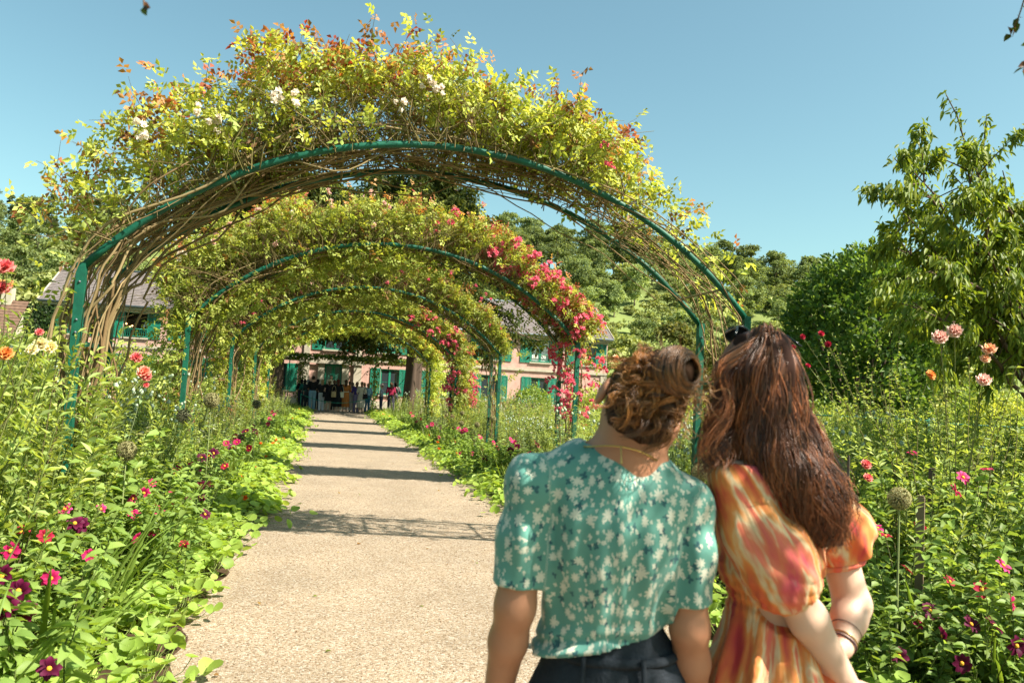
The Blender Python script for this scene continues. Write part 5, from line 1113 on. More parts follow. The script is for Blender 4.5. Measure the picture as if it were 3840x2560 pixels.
    # hem of the body, sleeves cut at the cuffs
    reg = s.D.copy(); Xg, Yg, Zg = ax[0][:, None, None], ax[1][None, :, None], ax[2][None, None, :]
    u = (Xg*vr[0]+Yg*vr[1]); body = np.maximum(reg, (Xg-p0[0])*dn[0]+(Yg-p0[1])*dn[1]+(Zg-p0[2])*dn[2])
    for sh, cf, o, el in ((shL, cuffL, -1, elL), (shR, cuffR, 1, elR)):
        n = nrm(el-sh); cutp = (Xg-cf[0])*n[0]+(Yg-cf[1])*n[1]+(Zg-cf[2])*n[2]; mid = (sh+wa)/2
        side = (o*(u-(ch@vr)) > .160) | ((o*(u-(ch@vr)) > .142) & (Zg > cf[2]-.09)); body = np.where(side, np.maximum(reg, cutp), body)
    s.D = body.astype(np.float32)
    ne = nrm(J(865, 640)-J(485, 562)); nv = nrm(vf-ne*(vf@ne)); nz_ = np.cross(ne, nv); nc = J(672, 592, .03)+up*.040; q_ = [((Xg-nc[0])*e[0]+(Yg-nc[1])*e[1]+(Zg-nc[2])*e[2])/r_ for e, r_ in ((ne, .098), (nv, .088), (nz_, .052))]
    kk = np.sqrt(q_[0]**2+q_[1]**2+q_[2]**2); s.D = np.maximum(s.D, -(kk-1)*.055).astype(np.float32)
    garment(s, 'blouse', M_FLORAL, t, O, lambda V: drape_pat(V, [(J(690, 560), J(590, 1500), .15), (shL, elL, .06), (shR, elR, .06)], vr, vf))
    # trousers
    s = SDF((-.4, -.3, 0.0), (.4, .35, wa[2]+.09), .007)
    s.cone([np.array([*(wa[:2]*.9), wa[2]+.05]), hipc+up*(wa[2]-hz-.03), hipc+up*.05, hipc, hipc-up*.12], [(.120, .088), (.140, .100), (.172, .124), (.186, .134), (.19, .135)], [vr, vf], .0)
    for sg in (-1, 1):
        h0 = hipc+vr*sg*.088-up*.03; s.chain([h0-up*.03, np.array([*(h0[:2]*.95), .45]), np.array([*(h0[:2]*.95), .12])], [.10, .088, .085], .03)
    s.disp(lambda X, Y, Z: .004*np.sin((X*vr[0]+Y*vr[1])*70)*np.clip((Z-hz+.3)/.3, 0, 1)); V, F = s.mesh(); tr = Geo().add(V, F).build('trousers', M_NAVY, t)
    zc = hz+.045
    def ring(z, a, b, cx, w=.014, nme='waistband'):
        th = np.linspace(0, 2*np.pi, 60); P = cx+np.cos(th)[:, None]*vr*a+np.sin(th)[:, None]*vf*b; P[:, 2] = z; V, F = tubes(P, w, 6); Geo().add(V, F).build(nme, M_NAVY, tr)
    ring(wa[2]-.045, .144, .104, hipc*0+np.array([0, 0, 0]), .012)
    for q in (-.07, .055): P = np.array([vr*q-vf*.112+up*(wa[2]-.03), vr*q*1.05-vf*.126+up*(wa[2]-.09)]); V, F = tubes(P, .006, 5); Geo().add(V, F).build('belt_loop', M_NAVY, tr)
    # hair: cap, bun, strands
    s = SDF(hc-.2, hc+.22, .005); bun = J(902, 222, -.10); s.ell(hc+hu*.012-hf*.014, (.080, .096, .103), HM, .01); s.ell(hc-hf*.045-hu*.045, (.072, .052, .056), HM, .02)
    s.ell(bun+hf*.008, (.044, .042, .042), HM, .012); s.ell(hc+hu*.075-hf*.045+ear*.01, (.052, .045, .035), HM, .025)
    Xg, Yg, Zg = s.ax[0][:, None, None], s.ax[1][None, :, None], s.ax[2][None, None, :]
    fr = (Xg-hc[0])*hf[0]+(Yg-hc[1])*hf[1]+(Zg-hc[2])*hf[2]; hh = (Xg-hc[0])*hu[0]+(Yg-hc[1])*hu[1]+(Zg-hc[2])*hu[2]; s.D = np.maximum(s.D, np.minimum(fr+.018, fr-.035-(hh-.02)*.9)).astype(np.float32)
    s.disp(lambda X, Y, Z: .002*np.sin(X*210+Z*60)*np.sin(Z*160+Y*90)); V, F = s.mesh(); hr = Geo().add(V, F, (.035, .016, .008)).build('hair', M_CORE, t)
    rg = np.random.default_rng(3); n = 1500; th = rg.uniform(-2.6, 2.6, n); m = 16; u = np.linspace(0, 1, m)
    # hairline points around the head, swept up to the bun over the skull
    st = hc+(np.sin(th)[:, None]*ear*.080+(-np.cos(th))[:, None]*hf*.092)+hu*(np.interp(np.abs(th), [0, .8, 1.15, 1.5, 2.0, 2.6], [-.088, -.08, -.05, .005, .02, .06])[:, None])+rg.normal(size=(n, 3))*.006
    en = bun+hf*.018+nrm(rg.normal(size=(n, 3)))*.034; L = st[:, None]*(1-u)[None, :, None]+en[:, None]*u[None, :, None]; rel = L-hc; ext = rg.uniform(1.0, 1.08, n)
    q = np.sqrt(((rel@ear)/.083)**2+((rel@hf)/.101)**2+((rel@hu)/.109)**2); target = ext[:, None]*np.where(u < .93, 1.0, 1.03); wq = np.where(q < target, target/np.maximum(q, .05), 1); wq = 1+(wq-1)*np.minimum(1, (1-u)*5)[None]; P = hc+rel*wq[..., None]
    ph = rg.uniform(0, 6, (n, 1)); P = P+(np.sin(u*9+ph)*.004*np.sin(u*np.pi))[..., None]*hu+(np.cos(u*7+ph)*.004*np.sin(u*np.pi))[..., None]*ear
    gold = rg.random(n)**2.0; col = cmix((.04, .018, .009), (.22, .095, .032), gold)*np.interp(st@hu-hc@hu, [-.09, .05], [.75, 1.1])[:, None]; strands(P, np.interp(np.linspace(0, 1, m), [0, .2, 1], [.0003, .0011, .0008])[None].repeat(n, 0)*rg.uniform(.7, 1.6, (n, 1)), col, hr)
    n = 420; a0 = rg.uniform(0, 6.28, n); ti = rg.uniform(-1, 1, n); turns = rg.uniform(.6, 1.3, n); m = 22; u = np.linspace(0, 1, m)[None]; aa = a0[:, None]+u*turns[:, None]*6.28; rr = .047+rg.uniform(-.006, .007, (n, 1)); zz = (ti[:, None]*.9+.15*np.sin(u*5+ph[:n])); cs = np.sqrt(np.maximum(1-(zz*.82)**2, .05))
    bu = nrm(-hf*.75+ear*.45+hu*.25); b1 = nrm(np.cross(bu, hu)); b2 = np.cross(bu, b1)
    P = bun+(rr*cs*np.cos(aa))[..., None]*b1+(rr*cs*np.sin(aa))[..., None]*b2+(zz*.042)[..., None]*bu; col = cmix((.06, .026, .011), (.34, .14, .042), rg.random(n)**1.6); strands(P, np.full((n, m), .0014), col, hr)
    n = 240; s0 = hc+(rg.uniform(-.08, .085, (n, 1))*ear+rg.uniform(-.11, -.07, (n, 1))*hf+rg.uniform(-.03, .10, (n, 1))*hu); m = 18; u = np.linspace(0, 1, m)[None]; len_ = rg.uniform(.03, .09, (n, 1)); dr = nrm(rg.normal(size=(n, 3))*.6-hf*.5-up*.55+ear*-.2); c1 = nrm(np.cross(dr, rg.normal(size=(n, 3)))); c2 = np.cross(dr, c1); rad = rg.uniform(.006, .02, (n, 1)); w = rg.uniform(5, 10, (n, 1))
    P = s0[:, None]+(u*len_)[..., None]*dr[:, None]+(rad*np.sin(u*w)*u**.5)[..., None]*c1[:, None]+(rad*(1-np.cos(u*w))*u**.5)[..., None]*c2[:, None]; strands(P, np.linspace(.0013, .0005, m)[None].repeat(n, 0), cmix((.16, .065, .02), (.42, .21, .08), rg.random(n)), hr, name='loose_curls')['kind'] = 'stuff'
    Pl = []; Cl = []; m2 = 24; t_ = np.linspace(0, 1, m2)
    for i in range(58):
        a = rg.uniform(-.068, .045); h0 = rg.uniform(-.02, .06) if i % 3 else rg.uniform(.04, .085); p0 = hc+ear*a+hu*h0-hf*.10; L = rg.uniform(.05, .11); dv = nrm(-hu*1.0-ear*rg.uniform(-.3, .7)-hf*.12); cr = rg.uniform(.008, .02); fq = rg.uniform(.7, 1.5); pz = rg.uniform(0, 6.28)
        b = p0+dv*(L*t_)[:, None]-hf*(.014*np.sin(t_*np.pi))[:, None]+ear*(cr*np.sin(t_*fq*6.28+pz)*t_**.4)[:, None]+hf*(-cr*.7*(1-np.cos(t_*fq*6.28)))[:, None]
        lc = cmix((.075, .032, .013), (.48, .20, .055), rg.random()**1.2*(1 if a < .03 else .45))
        for j in range(13): Pl.append(b+rg.normal(size=3)*.0042*(1-.5*t_[:, None])+rg.normal(size=3)*.004*(t_**2)[:, None]); Cl.append(lc*rg.uniform(.65, 1.4))
    Pl = np.array(Pl); rel = Pl-hc; q = np.sqrt(((rel@ear)/.084)**2+((rel@hf)/.104)**2+((rel@hu)/.110)**2); Pl = hc+rel*np.where(q < 1.02, 1.02/np.maximum(q, .1), 1)[..., None]
    strands(Pl, np.linspace(.0013, .0006, m2)[None].repeat(len(Pl), 0), np.array(Cl), hr, name='messy_locks')['kind'] = 'stuff'
    n = 46; s0 = hc+hu*rg.uniform(.08, .11, (n, 1))+ear*rg.uniform(-.06, .09, (n, 1))-hf*rg.uniform(-.02, .08, (n, 1)); dr = nrm(rg.normal(size=(n, 3))*.7+hu*.8); P = s0[:, None]+(u*rg.uniform(.02, .06, (n, 1)))[..., None]*dr[:, None]+((u**2)*rg.uniform(-.03, .03, (n, 1)))[..., None]*ear; strands(P, np.linspace(.0008, .0003, m)[None].repeat(n, 0), cmix((.2, .09, .03), (.45, .25, .1), rg.random(n)), hr, name='flyaway_hairs')['kind'] = 'stuff'
    # necklace
    th = np.linspace(0, 2*np.pi, 60); c_ = J(668, 552, -.004); P = c_+np.cos(th)[:, None]*ne*.083+np.sin(th)[:, None]*nv*.074+up*(-.012*np.cos(th*2)+.006*np.sin(th))[:, None]
    V, F = tubes(P, .0022, 6); nk = Geo().add(V, F).build('necklace', M_GOLD, t)
    q_ = c_-nv*.076+up*.004-ne*.012; P = np.array([q_, q_-up*.016-nv*.008, q_-up*.032-nv*.014]); V, F = tubes(P, np.array([.002, .0015, .003]), 5); Geo().add(V, F).build('pendant_chain', M_GOLD, nk)
woman_a()
# ---------------------------------------------------------------- woman with long auburn hair in the tie-dye dress
def woman_b():
    d0 = 1.88; K = lambda x, y, d=0.0: at_d(*cq(x, y), d0+d)
    hip = K(1365, 1500, .0); O = np.array([hip[0], hip[1], 0]); J = lambda x, y, d=0.0: K(x, y, d)-O
    t = thing('person', 'woman in an orange tie-dye dress with long auburn hair, arms crossed behind her back', 'person', O)
    R0, F0, up = nrm(np.array([CR[0], CR[1], 0])), nrm(np.array([CF[0], CF[1], 0])), np.array([0, 0, 1.0]); ph = math.radians(48)
    vf = F0*math.cos(ph)-R0*math.sin(ph); vr = R0*math.cos(ph)+F0*math.sin(ph); hz = hip[2]; hipc = np.array([0, 0, hz])
    hu = nrm(up+R0*.10); hf = nrm(F0*math.cos(.2)-R0*math.sin(.2)); hf = nrm(hf-hu*(hf@hu)); ear = np.cross(hf, hu); HM = [ear, hf, hu]
    hc = J(1252, 245, .0); nb = J(1290, 610, .0); nt_ = hc-hu*.075-hf*.01
    shL, shR = J(1165, 705, -.10), J(1535, 745, .13); elL, elR = J(1400, 1165, -.13), J(1668, 1230, .10); wrL, wrR = J(1655, 1590, -.10), J(1622, 1415, .0)
    ch = J(1320, 880, .01); wa = J(1325, 1150, .01)
    s = SDF((-.45, -.45, -.01), (.5, .5, hc[2]+.2), H_)
    s.ell(hc, (.075, .095, .108), HM, .01); s.ell(hc+hf*.045-hu*.045, (.058, .055, .062), HM, .03); s.cap(hc+hf*.095-hu*.02, hc+hf*.108-hu*.035, .012, .014, .015); s.cap(hc+hf*.088-hu*.068+ear*.018, hc+hf*.088-hu*.068-ear*.018, .008, .008, .008)
    for sg in (-1, 1): s.ell(hc+ear*sg*.077-hu*.02, (.008, .019, .032), HM, .006)
    s.chain([nt_, nb], [.05, .056], .03); s.chain([nb, ch], [.07, .10], .05); s.cap(nb, shL, .042, .042, .05); s.cap(nb, shR, .042, .042, .05)
    s.ell(ch, (.145, .095, .16), [vr, vf, up], .05); s.ell(wa, (.115, .082, .12), [vr, vf, up], .05); s.ell(hipc, (.16, .115, .13), [vr, vf, up], .06)
    s.chain([shL, elL], [.045, .042], .03); s.chain([elL, elL+(wrL-elL)*.3, wrL], [.040, .041, .026], .02); hand(s, wrL, wrL-elL+R0*.15, -F0*.5+R0*.3, .3, .95, 1)
    s.chain([shR, elR], [.046, .043], .03); s.chain([elR, elR+(wrR-elR)*.35, wrR], [.042, .040, .027], .02)
    gd = nrm(J(1545, 1545, -.09)-wrR); hand(s, wrR, gd, -F0*.55+(-up)*.25+R0*.1, .62, .95, -1)
    for sg in (-1, 1):
        h0 = hipc+vr*sg*.082-up*.03; kn = np.array([*(h0[:2]*.85), .48])+vf*.01; an = np.array([*(h0[:2]*.8), .07]); s.chain([h0, kn, kn+(an-kn)*.35, an], [.085, .054, .053, .034], .03); s.ell(an+vf*.07-up*.035, (.038, .115, .032), [vr, vf, up], .02)
    V, F = s.mesh(); Geo().add(V, F).build('body', M_SKIN_P, t)
    # dress: gathered bodice, elastic waist, full skirt, puffed sleeves
    s = SDF((-.5, -.5, .25), (.55, .55, nb[2]+.08), .0062)
    s.ell(ch, (.160, .112, .17), [vr, vf, up], .04); s.ell(J(1335, 720, .0), (.150, .085, .09), [vr, vf, up], .05); s.ell(ch-up*.09+F0*-.0, (.150, .112, .08), [vr, vf, up], .04)
    s.cap(J(1250, 655, -.02), shL, .055, .055, .05); s.cap(J(1420, 670, .04), shR, .055, .055, .05)
    wz = wa[2]; s.cone([np.array([*wa[:2], wz+.09]), np.array([*wa[:2], wz]), np.array([*(wa[:2]*.7), wz-.10]), np.array([*(wa[:2]*.4), hz]), np.array([0, 0, .7]), np.array([0, 0, .3])], [(.132, .098), (.122, .092), (.150, .115), (.185, .150), (.26, .22), (.34, .30)], [vr, vf], .03)
    cuL = elL+(wrL-elL)*.06; mL = (shL+elL)/2
    s.chain([shL+up*.0, mL+R0*-.015, elL-(elL-shL)*.06, cuL], [.058, .072, .072, .050], .03); s.ell(mL+(elL-shL)*.22-F0*.01, (.078, .076, .09), [R0, F0, up], .03)
    cuR = shR+(elR-shR)*.62; s.chain([shR, shR+(cuR-shR)*.6+R0*.015, cuR], [.066, .078, .054], .03)
    def folds(X, Y, Z):
        th = np.arctan2(X*vf[0]+Y*vf[1], X*vr[0]+Y*vr[1]); w = np.exp(-((Z-wz)/.055)**2); sk = np.clip((wz-.03-Z)/.12, 0, 1)
        d = w*.003*np.sin(th*62)+sk*(.008*np.sin(th*15+np.sin(Z*7))+.005*np.sin(th*27+1+Z*4)); a = (X*R0[0]+Y*R0[1])
        return d+.0045*np.sin(a*75+Z*38+np.sin(Z*31)*1.5)*(Z > wz+.06)+.0025*np.sin(Z*230)*w
    s.disp(folds); Xg, Yg, Zg = s.ax[0][:, None, None], s.ax[1][None, :, None], s.ax[2][None, None, :]
    for el, wr, cu, rr in ((elL, wrL, cuL, .11), (elR-(elR-shR)*.38, elR, cuR, .11)):
        n = nrm(wr-el) if el is elL else nrm(elR-shR); q = (Xg-cu[0])*n[0]+(Yg-cu[1])*n[1]+(Zg-cu[2])*n[2]; rad = np.sqrt((Xg-cu[0])**2+(Yg-cu[1])**2+(Zg-cu[2])**2); keep = s.D.copy(); s.D = np.where((rad < rr) & (q > 0) & (rad < .09) & (np.abs(q) < .08), np.maximum(s.D, q), s.D).astype(np.float32)
    dz = Zg-nb[2]+.03; s.D = np.maximum(s.D, dz-.03).astype(np.float32)
    garment(s, 'dress', M_TIE, t, O, lambda V: seg_pat(V, [(J(1320, 640), np.array([0, 0, .3]), .15), (shL, cuL, .08), (shR, cuR, .07)]))
    for cu, n, r, rgt in ((cuL, nrm(wrL-elL), .047, 0), (cuR, nrm(elR-shR), .05, 1)):
        e1 = nrm(np.cross(n, [.3, .2, .9])); e2 = np.cross(n, e1); th = np.linspace(0, 2*np.pi, 40); P = cu+n*.004+r*(np.cos(th)[:, None]*e1+np.sin(th)[:, None]*e2); V, F = tubes(P, .0095+.0012*np.sin(th*14)[None], 6); o = Geo().add(V, F).build('cuff', M_TIE, t); a = o.data.attributes.new('pat', 'FLOAT_VECTOR', 'POINT'); a.data.foreach_set('vector', np.concatenate([V[:, :2]*1.0+.4, V[:, :1]*0], 1).astype(np.float32).ravel())
    # bracelets on the right wrist
    n = nrm(wrR-elR); e1 = nrm(np.cross(n, [.3, .2, .9])); e2 = np.cross(n, e1); th = np.linspace(0, 2*np.pi, 36)
    for off, r, w, m in ((-.012, .031, .0022, M_LEATHER), (-.022, .032, .0016, M_GOLD), (-.05, .037, .001, M_LEATHER)):
        nn = nrm(n+e1*.15); f1 = nrm(np.cross(nn, e2)); P = wrR+n*off+r*(np.cos(th)[:, None]*f1+np.sin(th)[:, None]*e2); V, F = tubes(P, w, 5); Geo().add(V, F).build('bracelet', m, t)
    # hair: a solid core and many wavy locks
    s = SDF(hc-np.array([.3, .3, .62]), hc+np.array([.4, .3, .2]), .0062); s.ell(hc+hu*.006-hf*.008, (.079, .096, .106), HM, .01)
    rows = [(100, 1185, 1395, -.05), (200, 1112, 1415, -.062), (330, 1112, 1440, -.07), (460, 1118, 1478, -.078), (570, 1150, 1530, -.10), (680, 1235, 1580, -.115), (790, 1360, 1620, -.115), (880, 1450, 1625, -.11), (930, 1510, 1600, -.105)]
    for (y, a, b, dd), (y2, a2, b2, dd2) in zip(rows, rows[1:]):
        for f in (.12, .38, .62, .88): s.cap(J(a+(b-a)*f, y, dd+.045), J(a2+(b2-a2)*f, y2, dd2+.045), max(.02, (b-a)*.155/1840), max(.02, (b2-a2)*.155/1840), .02)
    fr = lambda X, Y, Z: (X-hc[0])*hf[0]+(Y-hc[1])*hf[1]+(Z-hc[2])*hf[2]
    Xg, Yg, Zg = s.ax[0][:, None, None], s.ax[1][None, :, None], s.ax[2][None, None, :]; hh = (Xg-hc[0])*hu[0]+(Yg-hc[1])*hu[1]+(Zg-hc[2])*hu[2]
    s.D = np.maximum(s.D, np.minimum(fr(Xg, Yg, Zg)-.04, fr(Xg, Yg, Zg)-.04-(hh-.03)*.9)).astype(np.float32)
    s.disp(lambda X, Y, Z: .0035*np.sin((X*R0[0]+Y*R0[1])*130+Z*14)); V, F = s.mesh(); hr = Geo().add(V, F, (.03, .012, .008)).build('hair', M_CORE, t)
    rg = np.random.default_rng(9); nlk = 210; per = 20; m = 26; ys = np.array([r[0] for r in rows]); A = np.array([r[1] for r in rows]); B = np.array([r[2] for r in rows]); DD = np.array([r[3] for r in rows])
    P = []; C = []; Rr = []
    for i in range(nlk):
        u = (i+rg.random())/nlk if i % 2 else rg.random(); lay = rg.random(); side = i % 15 == 0; yend = rg.uniform(560, 660) if side else np.interp(u, [0, .25, .6, .85, 1], [720, 800, 940, 975, 850])*rg.uniform(.86, 1.02)
        y = np.linspace(52+30*abs(u-.5), yend, m); a = np.interp(y, ys, A); b = np.interp(y, ys, B); top = smooth((y-50)/170)
        uu = u if not side else -.02-.10*rg.random(); cx = 1290+(a+(b-a)*uu-1290)*np.sqrt(np.clip(top, 0, 1)) if not side else 1290+(np.interp(y, [52, 200, 330, 450, 560, 660], [1230, 1112, 1108, 1080, 1050+rg.uniform(-8, 40), 1080+rg.uniform(-20, 20)])-1290)*np.sqrt(np.clip(top, .1, 1))
        dd = np.interp(y, ys, DD)+.012-.055*np.sqrt(np.clip(1-(2*min(max(u, 0), 1)-1)**2, 0, 1))*top*(.55+.5*lay)+.06*(2*u-1)**2
        base = np.array([J(x_, y_, d_) for x_, y_, d_ in zip(cx, y, dd)]); pz = rg.uniform(0, 6.28); fq = rg.uniform(1.5, 2.4); t_ = np.linspace(0, 1, m); wv = (.004+.022*t_)*np.sin(t_*fq*6.28+pz)
        base = base+wv[:, None]*R0+((.003+.010*t_)*np.cos(t_*fq*6.28+pz))[:, None]*F0
        if not side: base[:3] = base[:3]
        lc = cmix((.05, .019, .011), (.42, .145, .05), rg.random()**1.2); wid = .013*rg.uniform(.7, 1.3)
        for j in range(per):
            o = rg.normal(size=3)*wid*.55; k = (1-.55*t_**2)[:, None]; fz = rg.normal(size=3)*.012*(t_**2)[:, None]; P.append(base+o*k+fz+np.sin(t_*fq*6.28+pz+rg.normal()*.5)[:, None]*rg.normal()*.002*R0); C.append(lc*rg.uniform(.6, 1.5)); Rr.append(np.linspace(.0013, .0007, m)*rg.uniform(.7, 1.4))
    # strands over the crown must lie outside the skull
    P = np.array(P); rel = P-hc; q = np.sqrt(((rel@ear)/.086)**2+((rel@hf)/.102)**2+((rel@hu)/.111)**2); f = np.where(q < 1, 1/np.maximum(q, .1), 1); P = hc+rel*f[..., None]
    o = strands(P, np.array(Rr), np.array(C), hr, name='locks'); o['kind'] = 'stuff'
    # sunglasses pushed up on the head
    g = thing('sunglasses', 'black sunglasses pushed up on the auburn-haired woman\'s head', 'sunglasses', O+hc+hu*.1)
    oo = hc+hu*.1; c = hc+hf*.052+hu*.094
    def tb(P, r, nme, par, mat=M_BLACKP): V, F = tubes(np.array(P)-oo, r, 6, True); return Geo().add(V, F).build(nme, mat, par)
    fr_ = None
    for sg in (-1, 1):
        th = np.linspace(0, 2*np.pi, 24); e = c+ear*sg*.034; n2 = nrm(hf*.75+hu*.66); a1 = nrm(np.cross(n2, ear)); P = e+np.cos(th)[:, None]*ear*.029+np.sin(th)[:, None]*a1*.024+n2*.006; tb(P, .0028, 'rim', g)
        V = np.concatenate([[e+n2*.006], P])-oo; Geo().add(V, [(0, i+1, i+2) for i in range(23)]).build('lens', M_BLACKP, g)
        T = np.array([e+ear*sg*.03+n2*.006, hc+hu*.108+ear*sg*.064-hf*.0, hc+hu*.085+ear*sg*.084-hf*.035]); tb(T, .0028, 'temple_arm', g)
    tb([c-ear*.008+hf*.004+hu*.006, c+ear*.008+hf*.004+hu*.006], .0026, 'bridge', g)
woman_b()
# ---------------------------------------------------------------- visitors before the house
SKC = (.42, .26, .19)
def visitor(px, Y, H, face, label, top, bottom, hair, kind='trousers', hair_len=.12, sleeve=.6, hat=None, bag=None, z0=0.0, arm=(0, 0), name='person', belt=None, skin=None):
    x = at_y(px, 1500, Y)[0]; O = np.array([x, Y, z0]); t = thing('person', label, 'person', O, face); k = H/1.66; rg = np.random.default_rng(int(px*7) % 9999)
    def S(): return SDF((-.42*k, -.34*k, -.01), (.42*k, .34*k, 1.75*k), .019)
    P = lambda a, b, c: np.array([a*k, b*k, c*k]); up = np.eye(3)
    sh = [P(-.17, 0, 1.36), P(.17, 0, 1.36)]; el = [P(-.22-arm[0]*.05, -.02+arm[0]*.03, 1.09), P(.22+arm[1]*.05, -.02+arm[1]*.03, 1.09)]; wr = [P(-.22+arm[0]*.10, .05+arm[0]*.16, .86+arm[0]*.25), P(.22-arm[1]*.10, .05+arm[1]*.16, .86+arm[1]*.25)]
    s = S(); s.ell(P(0, .01, 1.55), (.075*k, .092*k, .108*k), up, .01); s.cap(P(0, .10, 1.54), P(0, .112, 1.53), .012, .012, .01); s.cap(P(0, -.01, 1.36), P(0, 0, 1.48), .055*k, .05*k, .03); s.ell(P(0, 0, 1.22), (.14*k, .09*k, .17*k), up, .05); s.ell(P(0, 0, .95), (.14*k, .10*k, .14*k), up, .05)
    for i in (0, 1):
        s.cap(P(0, 0, 1.36), sh[i], .05*k, .045*k, .04); s.chain([sh[i], el[i], wr[i]], [.044*k, .038*k, .026*k], .02); s.ell(wr[i]+P(0, .01, -.06), (.02*k, .035*k, .06*k), up, .01); sg = (-1, 1)[i]; s.chain([P(sg*.08, 0, .9), P(sg*.085, 0, .48), P(sg*.085, -.01, .08)], [.082*k, .055*k, .035*k], .02); s.ell(P(sg*.09, .06, .035), (.04*k, .11*k, .035*k), up, .01)
    V, F = s.mesh(); Geo().add(V, F, skin or SKC).build('body', M_CLOTH, t)
    s = S(); dress = kind == 'dress'; s.ell(P(0, 0, 1.2), (.165*k, .115*k, .20*k), up, .04); s.ell(P(0, 0, 1.0), (.15*k, .115*k, .12*k), up, .04)
    for i in (0, 1): s.cap(P(0, 0, 1.33), sh[i], .065*k, .06*k, .04); e = sh[i]+(el[i]-sh[i])*min(sleeve*1.6, 1); s.cap(sh[i], e, .06*k, .056*k, .02); (s.cap(el[i], el[i]+(wr[i]-el[i])*.85, .05*k, .04*k, .02) if sleeve > .8 else None)
    V, F = s.mesh(); Geo().add(V, F, top).build('top', M_CLOTH, t)
    s = S()
    if kind == 'trousers' or kind == 'shorts':
        s.ell(P(0, 0, .93), (.165*k, .12*k, .12*k), up, .03); lo = .08 if kind == 'trousers' else .55
        for sg in (-1, 1): s.chain([P(sg*.08, 0, .88), P(sg*.085, 0, max(.48, lo)), P(sg*.085, 0, lo)], [.098*k, .072*k, .062*k], .02)
    else:
        lo = {'skirt': .55, 'dress': .28, 'long': .1}[kind if kind != 'knee' else 'skirt']; s.cone([P(0, 0, 1.05), P(0, 0, .9), P(0, 0, .6), P(0, 0, lo)], [(.145*k, .11*k), (.18*k, .14*k), (.21*k, .17*k), (.23*k, .19*k)], up, .0); s.disp(lambda X, Y, Z: .008*np.sin(np.arctan2(Y, X)*11))
    V, F = s.mesh(); Geo().add(V, F, bottom).build('skirt' if kind in ('skirt', 'dress', 'long') else 'trousers', M_CLOTH, t)
    s = S(); s.ell(P(0, -.012, 1.575), (.088*k, .1*k, .1*k), up, .01)
    if hair_len > .05: s.cap(P(0, -.06, 1.53), P(0, -.08, 1.53-hair_len), .07*k, .055*k, .03)
    X, Y_, Z = s.ax[0][:, None, None], s.ax[1][None, :, None], s.ax[2][None, None, :]; s.D = np.maximum(s.D, np.minimum(Y_-.02*k, Y_-.03*k-(Z-1.58*k)*1.1)).astype(np.float32); V, F = s.mesh(); Geo().add(V, F, hair).build('hair', M_CLOTH, t)
    if hat is not None:
        th = np.linspace(0, 2*np.pi, 20, endpoint=False); prof = [(.155, 1.585), (.10, 1.60), (.10, 1.66), (.085, 1.69), (0.001, 1.70)]; V = np.array([(r*math.cos(q)*k, r*math.sin(q)*k, z*k) for r, z in prof for q in th]); F = [(i*20+j, i*20+(j+1) % 20, (i+1)*20+(j+1) % 20, (i+1)*20+j) for i in range(4) for j in range(20)]; Geo().add(V, F, hat).build('hat', M_CLOTH, t)
    if belt is not None:
        th = np.linspace(0, 2*np.pi, 30); P_ = np.stack([np.cos(th)*.158*k, np.sin(th)*.125*k, np.full(30, 1.05*k)], -1); V, F = tubes(P_, .022, 5); Geo().add(V, F, belt).build('belt', M_CLOTH, t)
    if bag is not None:
        c, sgn, bl, cat = bag; bo = O+np.array([sgn*.2*math.cos(face)*k+.1*math.sin(face), -.14*k+sgn*.2*math.sin(face)*k, .92*k]); b = thing('shoulder_bag', bl, 'bag', bo, face); V, F = box((-.13, -.05, -.17), (.13, .05, .12)); V = V*np.where(V[:, 2:] > 0, .88, 1); Geo().add(V, F, c).build('bag_body', M_CLOTH, b, smooth_=False); u = np.linspace(0, np.pi, 12); V, F = tubes(np.stack([np.cos(u)*.10, u*0, .1+np.sin(u)*.33], -1), .01, 4); Geo().add(V, F, c).build('strap', M_CLOTH, b)
    return t
BK, NV = (.012, .012, .014), (.05, .035, .15)
